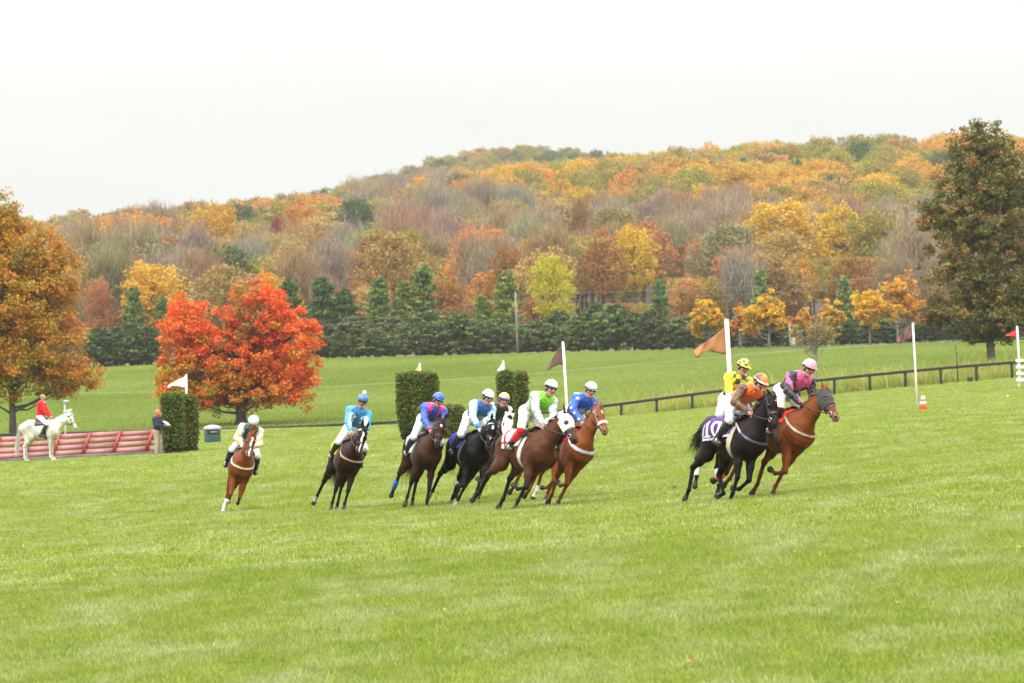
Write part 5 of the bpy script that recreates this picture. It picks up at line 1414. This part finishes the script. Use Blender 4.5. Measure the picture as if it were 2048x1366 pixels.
# ------------------------------------------------------------------ the racehorses and their riders
WHITE = (.78, .78, .76)
def place(px, D, yref, yaw, lean, hs, rs, hl, rl, pitch=0., sink=0., scale=1., lift=0., gh='horses galloping round the bend', gr='riders on the galloping horses'):
    h, F, inf = make_horse(hs); p, pinf = make_person(rs)
    make_reins(h, inf, pinf, hs.get('reins', (.03, .02, .015)))
    X, Y, Z = at(px, D, yref)
    M3 = Matrix.Rotation(R(yaw-90), 3, 'Z') @ Matrix.Rotation(R(-lean), 3, 'X') @ Matrix.Rotation(R(-pitch), 3, 'Y')
    low = min((M3 @ Vector(q))[2] for q in inf['hooves'])
    for o in (h, p): o.matrix_world = Matrix.Translation((X, Y, Z-low*scale+lift+(.03 if 'LFs' in hs and hs['LFs'] == -12 else 0))) @ M3.to_4x4() @ Matrix.Scale(scale, 4)
    tag(h, hl, 'horse', gh); tag(p, rl, 'person', gr)
    # stirrup irons and leathers hang from the saddle
    for s in (1, -1):
        ft = rs.get('foot', (-.02, .31, 1.20)); a = V3(.02, .25*s, 1.52); b = V3(ft[0]+.07, ft[1]*s, ft[2]+.03)
        obj_np('stirrup_leather', [(*tube_np([a, (a+b)/2+V3(0, .02*s, 0), b], .012, 5), V3(.02, .015, .013))], M_LEATHER, h)
        ring = [b+V3(.02*0, .055*math.cos(t)*1., -.05+.07*math.sin(t)) for t in np.linspace(0, 2*math.pi, 11)]
        obj_np('stirrup_iron', [(*tube_np(ring, .009, 5), V3(.6, .6, .6))], M_STEEL, h)
    return h, p

BAY = (.07, .022, .010); DBAY = (.026, .010, .006); BLACK = (.006, .0045, .0045); CHEST = (.185, .048, .011); CHEST2 = (.21, .060, .014)
FOLD_R = dict(RF=(-28, 12, -84, -112, -112), LF=(-34, -21, -11, 0, 4), LFs=-12, RH=(2, -62, -24, -48, -42), LH=(44, -46, -12, -34, -34), RHs=4, tail_dir=(-.5, 0, -.8), tail_droop=1.8, tail_len=.6)

def hoops(base, stripe, body, n=5., w=.45, collar=None):
    def f(v, c):
        arm = c['arm'](v); out = np.tile(V3(*body), (len(v), 1)); out[arm] = base
        # distance down the sleeve from the shoulder
        d = np.linalg.norm(v-c['sh'], axis=1); m = arm & ((d*n) % 1 < w) & (d > .2); out[m] = stripe
        return out
    return f
def two(body, sleeve, extra=None):
    def f(v, c):
        arm = c['arm'](v); out = np.tile(V3(*body), (len(v), 1)); out[arm] = sleeve
        if extra: extra(v, c, out, arm)
        return out
    return f

# 1 chestnut with a blaze, white and yellow hooped sleeves
place(452, 88, 1030, 6, 16, dict(coat=CHEST, points=False, neck=50, head=66, head_yaw=6, neck_yaw=4, hair=(.20, .07, .025), seed=1, RF=(-25, 26, -58, -80, -90), LF=(-30, 8, -62, -98, -98), RH=(45, -18, 12, 10, 10), LH=(30, -52, -18, -18, -18), LHs=-12, RFs=-4,
      socks=dict(RF=(.10, WHITE), RH=(.17, WHITE)), blaze=[(.03, .30, .028), (.26, .54, .020)], breast=(.56, .50, .36), breast_w=.022, girth=(.05, .05, .05), cloth=(.02, .14, .20), tail_len=.6, hoof=(.3, .25, .2)),
      dict(seat=(-.22, 1.84, 24), hdown=46, hpitch=42, shirt=hoops(WHITE, (.80, .42, .06), (.02, .09, .085), 6.5, .4), helmet=(.74, .74, .82), peak=.0, peak_col=(.7, .7, .78), gloves=(.6, .6, .6), breeches=WHITE, hands=(.50, .12, 1.66), foot=(-.12, .34, 1.16), knee=(.12, .30, 1.50), seed=1),
      'bright chestnut racehorse with a white blaze and white socks, last of the pack', 'rider in white and yellow hooped sleeves with head tucked down, helmet white')

# 2 dark bay with a long blaze
def dia(v, c, out, arm):
    a, b, y = c['uvw'](v)
    for s in (1, -1):
        for zc, w_, h_ in ((.44, .055, .07), (.33, .05, .06)):
            m = ~arm & ((np.abs(y-s*.105)/w_+np.abs(a-zc)/h_) < 1) & (b < .05); out[m] = WHITE
    m = (np.abs(a-.47) < .05) & (np.abs(np.abs(y)-.17) < .04); out[m] = (.55, .68, .75)
place(662, 83, 1017, 13, 16, dict(coat=DBAY, neck=40, head=70, head_yaw=-6, neck_yaw=2, tail_dir=(-.5, 0, -.8), tail_droop=1.8, seed=2, RF=(-34, 0, -4, 20, 20), LF=(-40, 20, 4, 26, 30), RH=(-2, -50, -30, -30, -30), LH=(42, -30, 10, 10, 20), RHs=6, LFs=-2,
      blaze=[(.04, .34, .022), (.30, .54, .016)], browband=(.75, .75, .78), breast=(.33, .22, .13), breast_w=.02, cloth=(.85, .58, .02), cloth_x=(-.48, .12, 1.16), socks=dict(RH=(.0, (.45, .42, .36)))),
      dict(seat=(-.26, 1.84, 52), hpitch=74, hdown=10, hyaw=-12, shirt=two((.03, .20, .42), (.05, .32, .60), dia), helmet=(.045, .16, .42), pom=True, peak_col=(.015, .02, .04), breeches=WHITE, hands=(.46, .15, 1.70), foot=(-.16, .33, 1.18), knee=(.16, .30, 1.50), seed=2),
      'dark bay racehorse with a long white blaze and a yellow saddle cloth', 'rider in turquoise blue silks with white diamonds and a pompom on the cap')

# 3 bay with a small star
def yoke(v, c, out, arm):
    a, b, y = c['uvw'](v); m = ~arm & (a > .28) & (np.abs(np.abs(y)-.115) < .045); out[m] = (.72, .04, .25)
    m = (a > .42) & (np.abs(y) > .10) & (np.abs(y) < .20) & (b > .0); out[m] = (.72, .04, .25)
    m = arm & (np.linalg.norm(v-c['wr'][1], axis=1) < .06); out[m] = (.55, .04, .22)
place(820, 81, 1014, 17, 13, dict(coat=(.045, .017, .009), neck=41, head=67, head_yaw=-16, tail_dir=(-.5, 0, -.8), tail_droop=1.8, seed=3, RF=(-42, -8, 2, 4, 4), LF=(-38, 10, -2, 10, 20), RH=(-14, -62, -38, -30, -30), LH=(40, -35, 0, 10, 10), LFs=2, RFs=6,
      blaze=[(.10, .16, .022)], breast=None, cloth=(.62, .60, .60), cloth_x=(-.40, .16, 1.10), wraps=dict(RH=((.02, .16, .50), .45, 1.05)), martingale=True),
      dict(seat=(-.24, 1.92, 25), hpitch=54, hdown=14, hyaw=18, shirt=two((.03, .09, .48), (.035, .11, .52), yoke), helmet=(.03, .12, .42), peak_col=(.03, .10, .36), breeches=WHITE, foot=(-.16, .33, 1.14), knee=(.14, .31, 1.48), seed=3, boots=lambda v, c: np.where((v[:, 2] > 1.40)[:, None], V3(.03, .10, .50), V3(.012, .012, .013))),
      'bay racehorse with a small white star and one blue boot on its trailing leg', 'rider in royal blue silks with bright pink panels and blue cap')

# 4 black horse
def cloud(v, c, out, arm):
    a, b, y = c['uvw'](v); m = ~arm & (a < .34+.03*np.sin(y*45)) & (a > .20) & (b < .05) & (np.abs(y) < .12); out[m] = (.42, .50, .60)
    for w_ in c['wr']:
        m = arm & (np.linalg.norm(v-w_, axis=1) < .09); out[m] = (.04, .20, .50)
place(908, 80.5, 1008, 21, 15, dict(FOLD_R, coat=BLACK, neck=34, head=68, head_yaw=-22, seed=4, blaze=[(.10, .18, .020), (.33, .38, .016)], browband=(.62, .62, .80), breast=None, cloth=(.03, .04, .40), cloth_x=(-.42, .14, 1.18), hoof=(.30, .26, .20), hair=(.008, .007, .007), socks=dict(RH=(-.02, (.36, .33, .26)))),
      dict(seat=(-.24, 1.93, 24), hpitch=56, hdown=14, hyaw=16, shirt=two((.03, .13, .42), (.46, .66, .78), cloud), helmet=WHITE, gloves=(.6, .6, .6), breeches=WHITE, peak=.02, peak_col=(.7, .7, .7), band=(.5, .5, .45), foot=(-.18, .33, 1.16), knee=(.14, .31, 1.50), seed=4, boots=(.03, .03, .035)),
      'jet black racehorse with a star and a pale lilac browband', 'rider in a blue body with pale sky blue sleeves and plain white helmet', scale=1.035)

# 5 hooded dark horse behind
place(953, 83.5, 1002, 18, 13, dict(FOLD_R, coat=DBAY, neck=44, head=64, head_yaw=-6, seed=5, hood=(.78, .77, .68), hood_hole=.05, hood_to=.40, breast=None, cloth=(.3, .3, .3), RH=(-5, -50, -10, -40, -40)),
      dict(seat=(-.24, 1.90, 22), hpitch=54, hdown=10, hyaw=0, shirt=two((.02, .02, .022), (.70, .70, .68)), helmet=(.85, .42, .16), band=(.06, .10, .50), peak=.02, peak_col=(.06, .1, .5), breeches=WHITE, seed=5),
      'dark racehorse in a white hood, hidden behind the black horse', 'rider in black and white with a peach orange helmet, behind the others')

# 6 bay in a white hood, lime green rider
def grey_h(v, c, out, arm):
    d = np.linalg.norm(v-c['sh'], axis=1); m = arm & (((d*7.5) % 1) < .38) & (d > .22); out[m] = (.42, .42, .46)
    a, b, y = c['uvw'](v); m = ~arm & (np.abs(y) > .15) & (a < .3); out[m] = (.62, .62, .66)
def cloth6(v):
    x, z = v[:, 0], v[:, 2]; out = np.tile(V3(.75, .74, .74), (len(v), 1))
    m = (x > -.40) & (x < -.36) | ((z > 1.27+.1*(x+.46)) & (z < 1.30+.1*(x+.46)) & (x < -.1)); out[m] = (.45, .02, .05)
    return out
place(1022, 74, 1016, 31, 16, dict(FOLD_R, coat=(.085, .029, .012), neck=42, head=48, head_yaw=12, neck_yaw=8, seed=6, hood=(.78, .77, .66), hood_hole=.050, hood_to=.31, hood_ears=False, breast=None, cloth=cloth6, cloth_x=(-.46, .12, 1.18), bridle=(.04, .03, .03), girth=(.5, .48, .45), martingale=True),
      dict(seat=(-.22, 1.95, 28), hpitch=56, hdown=14, hyaw=4, shirt=two((.24, .74, .04), (.66, .66, .70), grey_h), helmet=(.76, .75, .68), peak=.0, band=(.3, .3, .28), strap=(.02, .02, .02), peak_col=(.05, .05, .05),
           breeches=lambda v: np.where(((v[:, 2] < 1.56) & (v[:, 0] > .0))[:, None], V3(.62, .015, .02), V3(.76, .75, .72)), seed=6, foot=(-.14, .33, 1.20), knee=(.14, .31, 1.52), boots=lambda v, c: np.where((v[:, 2] > 1.30)[:, None], V3(.62, .015, .02), V3(.012, .012, .013))),
      'glossy bay racehorse wearing a white hood with round eye holes, in the centre', 'rider in lime green silks with grey and white hooped sleeves', scale=1.045)

# 8 hidden chestnut between the bay and the chestnut with the white noseband
place(1085, 79.5, 1004, 28, 13, dict(FOLD_R, coat=CHEST, points=False, neck=30, head=44, seed=8, breast=None, cloth=(.6, .02, .04), RF=(-30, 10, -60, -90, -90), socks=dict(LH=(.12, WHITE)), tailc=(.02, .015, .012), hair=(.02, .015, .012)),
      dict(seat=(-.24, 1.70, 12), hpitch=36, hdown=10, shirt=two((.65, .03, .04), (.72, .70, .70)), helmet=(.65, .04, .04), breeches=WHITE, seed=8, boots=lambda v, c: np.where((v[:, 2] > 1.34)[:, None], V3(.5, .02, .06), V3(.012, .012, .013))),
      'chestnut racehorse almost hidden between the hooded bay and the one with the fluffy noseband', 'rider in red and white almost hidden behind the lime green rider')

# 7 chestnut with a sheepskin noseband
def moons(v, c, out, arm):
    a, b, y = c['uvw'](v)
    for k, w_ in enumerate((.26, .36, .44, .52)):
        for sd in (0, 1):
            pass
    d = np.linalg.norm(v-c['sh'], axis=1)
    q = (np.sin(v[:, 0]*34+1)*np.sin(v[:, 2]*30+2) > .72) & arm; out[q] = WHITE
    m = ~arm & (np.hypot((y-.02)/.085, (a-.27)/.10) < 1+.3*np.sin(np.arctan2(a-.27, y)*7)) & (b < .05); out[m] = (.60, .64, .72)
place(1110, 75, 999, 24, 15, dict(FOLD_R, coat=CHEST2, points=False, neck=56, head=44, head_yaw=12, neck_yaw=3, seed=7, roll=(.80, .78, .74), breast=(.50, .48, .50), breast_w=.034, cloth=(.70, .01, .14), cloth_x=(-.40, .26, 1.26), blaze=[(.08, .15, .022)], bridle=(.30, .26, .24), muz=(.25, .2, .16), girth=(.3, .1, .1), shank=.9, hair=(.16, .06, .025)),
      dict(seat=(-.24, 1.96, 27), hpitch=56, hdown=16, hyaw=0, shirt=two((.02, .10, .52), (.02, .12, .56), moons), helmet=(.72, .73, .76), band=(.06, .06, .07), peak=.02, peak_col=(.6, .6, .6), breeches=(.74, .72, .76), hands=(.46, .13, 1.76), seed=7, foot=(-.02, .33, 1.20), knee=(.16, .32, 1.54)),
      'chestnut racehorse with a thick white fleece noseband and grey chest strap', 'rider in royal blue silks with white crescents and a white helmet')

# 11 chestnut in dark blinkers, on the outside of the leading group
def vee(v, c, out, arm):
    a, b, y = c['uvw'](v); m = ~arm & (a > .25+np.abs(y)*2.1) & (b < .07); out[m] = (.80, .10, .34)
    m = (a > .47) & (np.abs(y) < .15); out[m] = (.80, .10, .34)
    m = arm & (np.abs(np.linalg.norm(v-c['sh'], axis=1)-.32) < .03) & (v[:, 1] < 0); out[m] = (.80, .12, .36)
place(1536, 68, 992, 30, 15, dict(FOLD_R, coat=CHEST, points=False, neck=44, head=44, head_yaw=12, neck_yaw=4, seed=11, hood=(.045, .05, .055), hood_ears=False, hood_to=.30, hood_hole=.052, breast=(.42, .33, .20), breast_w=.024, cloth=(.78, .05, .03), cloth_x=(-.40, .27, 1.26), bridle=(.07, .03, .02), reins=(.10, .03, .02), hair=(.21, .065, .022), mane_len=.16, muz=(.3, .24, .2), shank=.85),
      dict(seat=(-.22, 1.94, 24), hpitch=48, hdown=18, hyaw=0, shirt=two((.016, .016, .018), (.02, .02, .022), vee), helmet=(.82, .30, .36), band=(.80, .42, .50), strap=(.05, .055, .06), peak_col=(.78, .16, .24), gloves=(.012, .012, .013), breeches=lambda v: np.where((v[:, 0] > .10)[:, None] & (v[:, 2] < 1.58)[:, None], V3(.16, .01, .03), V3(.76, .74, .72)), hands=(.46, .13, 1.72), seed=11, foot=(-.04, .33, 1.16)),
      'chestnut racehorse in a dark grey blinker hood, at the front right', 'rider in black with a bright pink chest and a pink helmet', scale=1.03)

# 10 hidden bay of the rider in yellow
def checks(v, c, out, arm):
    a, b, y = c['uvw'](v); q = ((np.floor(a*9)+np.floor(y*9)+np.floor(b*7)) % 2 == 0) & ~arm; out[q] = (.03, .10, .04)
def chk_h(v):
    th = np.arctan2(v[:, 1], v[:, 0]); q = (np.floor(th/(math.pi/5))+np.floor(v[:, 2]*22)) % 2 == 0
    return np.where(q[:, None], V3(.02, .10, .035), V3(.78, .60, .06))
place(1422, 72.3, 985, 20, 13, dict(FOLD_R, coat=(.08, .026, .012), neck=26, head=36, seed=10, breast=None, cloth=(.05, .04, .06), LF=(-40, 5, -60, -80, -80), RF=(-35, 25, -60, -80, -80), wraps=dict(LH=((.72, .71, .68), .1, .95), RH=((.72, .71, .68), .1, .95), LF=((.85, .10, .02), .1, .95), RF=((.85, .10, .02), .1, .95)), LH=(50, -20, 38, 0, 0), RH=(30, -60, 30, 10, 10)),
      dict(seat=(-.14, 1.92, 52), hpitch=64, hdown=16, hyaw=14, hands=(.48, .12, 1.76), shirt=two((.84, .60, .015), (.84, .60, .015), checks), helmet=chk_h, band=(.78, .55, .05), peak_col=(.75, .55, .05), breeches=WHITE, seed=10),
      'bay racehorse with white and orange leg bandages, hidden behind number ten', 'rider in yellow silks with green checks and a chequered helmet')

# 9 black horse number ten, nearest of the leaders
def cloth9(v):
    x, z = v[:, 0], v[:, 2]; out = np.tile(V3(.11, .04, .26), (len(v), 1)); lowz = 1.14+.1*(x+.64)
    m = (x < -.60) | (z < lowz+.035); out[m] = (.78, .78, .80)
    return out
def qh(v):
    th = np.arctan2(v[:, 1], v[:, 0]+.008); return np.where((np.floor((th+math.pi/4)/(math.pi/2)) % 2 == 0)[:, None], V3(1.15, .24, .03), V3(.18, .04, .02))
place(1445, 67.5, 985, 31, 13, dict(coat=(.013, .0065, .0055), dark=(.005, .0045, .005), neck=53, head=60, head_yaw=4, neck_yaw=0, seed=9, RF=(-42, 12, -14, -20, -34), LF=(-36, 14, -58, -96, -96), RH=(-14, -58, -2, -26, -22), LH=(38, -30, 34, -70, -84), LFs=-4, hair=(.008, .007, .007),
      breast=lambda v: np.where((v[:, 0] < .50)[:, None], V3(.50, .46, .36), V3(.03, .035, .09)), breast_w=.022, girth=(.44, .40, .30), girth_w=.055, cloth=cloth9, cloth_x=(-.64, .16, 1.14), number='10', number_col=(.78, .78, .80), blaze=[(.10, .13, .012)], ears=.8, tail_len=.62, tail_droop=1.5, reins=(.04, .03, .03)),
      dict(seat=(-.22, 1.93, 17), hpitch=36, hdown=26, hyaw=8, shirt=two((1.2, .17, .012), (.14, .065, .03)), helmet=qh, band=(.80, .78, .76), peak_col=(.75, .4, .2), breeches=(.70, .70, .74), hands=(.42, .16, 1.70), seed=9, foot=(-.12, .34, 1.14), knee=(.14, .31, 1.50)),
      'near black racehorse wearing a purple and white number ten cloth, leading', 'rider in orange body and brown sleeves with an orange and brown quartered cap')

# outrider on the white horse
h, F_, inf = make_horse(dict(coat=(.66, .63, .55), points=False, shank=1., neck=29, head=60, seed=20, muz=(.5, .46, .42), hair=(.72, .70, .62), tail_dir=(-.35, 0, -1), tail_droop=2.2, tail_len=1.05, tail_spread=.05, breast=None, cloth=(.03, .03, .04), cloth_x=(-.22, .2, 1.36), hoof=(.5, .47, .4), mane_len=.10, bridle=(.05, .045, .04)))
p, pin = make_person(dict(mode='upright', seat=None, shirt=(.70, .015, .02), coat_tail=True, breeches=(.78, .77, .74), hair=(.26, .19, .13), hyaw=-10, seed=20, hands=(.36, .08, 1.66)))
make_reins(h, inf, pin)
X, Y, Z = at(82, 153, 925)
for o in (h, p): o.matrix_world = Matrix.Translation((X, Y, Z-.0)) @ Matrix.Rotation(R(78-90), 4, 'Z') @ Matrix.Scale(1.07, 4) @ Matrix.Translation((0, 0, -min(q[2] for q in inf['hooves'])))
tag(h, 'white horse standing still in front of the red timber jump', 'horse'); tag(p, 'bareheaded outrider in a scarlet coat sitting upright on the white horse', 'person')
obj_np('collar', [(*tube_np([V3(.06, 0, 2.24)+.075*V3(math.cos(t), math.sin(t), .1*math.cos(t)) for t in np.linspace(0, 6.283, 14)], .022, 6), V3(.72, .72, .76))], M_CLOTH, p)

# steward in the orange cap
p, pin = make_person(dict(mode='stand', shirt=(.018, .022, .04), coat_tail=True, breeches=(.40, .33, .24), helmet=(.80, .10, .03), peak=.07, peak_col=(.78, .10, .03), hyaw=-10, seed=21, hair=(.4, .3, .2), hands=(.34, .10, 1.18), boots=(.10, .07, .05)))
X, Y, Z = at(312, 152.8, 914); p.matrix_world = Matrix.Translation((X, Y, Z)) @ Matrix.Rotation(R(62-90), 4, 'Z')
tag(p, 'man in an orange cap, navy blazer and khaki trousers reading papers by the hedge', 'person')
wr_ = pin['wr'][1]
sh = obj_np('paper_sheet', [(*box_np((0, 0, 0), (.30, .22, .012), Matrix.Rotation(R(35), 3, 'Y')), V3(.8, .8, .82))], M_PAINT); sh.matrix_world = p.matrix_world @ Matrix.Translation((.46, -.02, 1.27)); tag(sh, 'white papers held by the man in the orange cap', 'papers')

# clods thrown up behind the hooves
rc_ = random.Random(12)
for i, (px, D_, up) in enumerate(((872, 80, .35), (868, 80.5, .22), (880, 80.2, .15), (876, 79.6, .50), (862, 80.8, .08), (1352, 70.5, .14), (1345, 71, .30), (884, 80.6, .05))):
    bm = bmesh.new(); bmesh.ops.create_icosphere(bm, subdivisions=2, radius=rc_.uniform(.022, .045))
    for v in bm.verts: v.co *= rc_.uniform(.65, 1.3)
    me = bpy.data.meshes.new('clod'); bm.to_mesh(me); bm.free()
    ca = me.color_attributes.new('Col', 'FLOAT_COLOR', 'POINT'); ca.data.foreach_set('color', np.tile(np.array([.16, .15, .05, 1], np.float32), len(me.vertices)))
    X, Y, Z = at(px, D_, 1000); o = link('turf_clod', me, M_BARK); o.location = (X, Y, Z+up); tag(o, 'small clod of turf thrown up by galloping hooves', 'turf clod', 'clods of turf flying behind the hooves')

# ------------------------------------------------------------------ the thin autumn haze between here and the hill
bmh = bmesh.new(); bmesh.ops.create_cube(bmh, size=1); me = bpy.data.meshes.new('haze'); bmh.to_mesh(me); bmh.free()
hzo = link('haze', me); hzo.scale = (4200, 3100, 200); hzo.location = (0, 1450, 86); hzo['kind'] = 'stuff'; tag(hzo, 'thin pale autumn haze in front of the wooded hill', 'haze')
mh = bpy.data.materials.new('haze'); mh.use_nodes = True; nh = mh.node_tree; nh.nodes.clear()
oh = nh.nodes.new('ShaderNodeOutputMaterial'); pv = nh.nodes.new('ShaderNodeVolumePrincipled'); pv.inputs['Color'].default_value = (.40, .40, .395, 1); pv.inputs['Density'].default_value = HAZE; pv.inputs['Anisotropy'].default_value = 0
nh.links.new(pv.outputs[0], oh.inputs['Volume']); me.materials.append(mh)
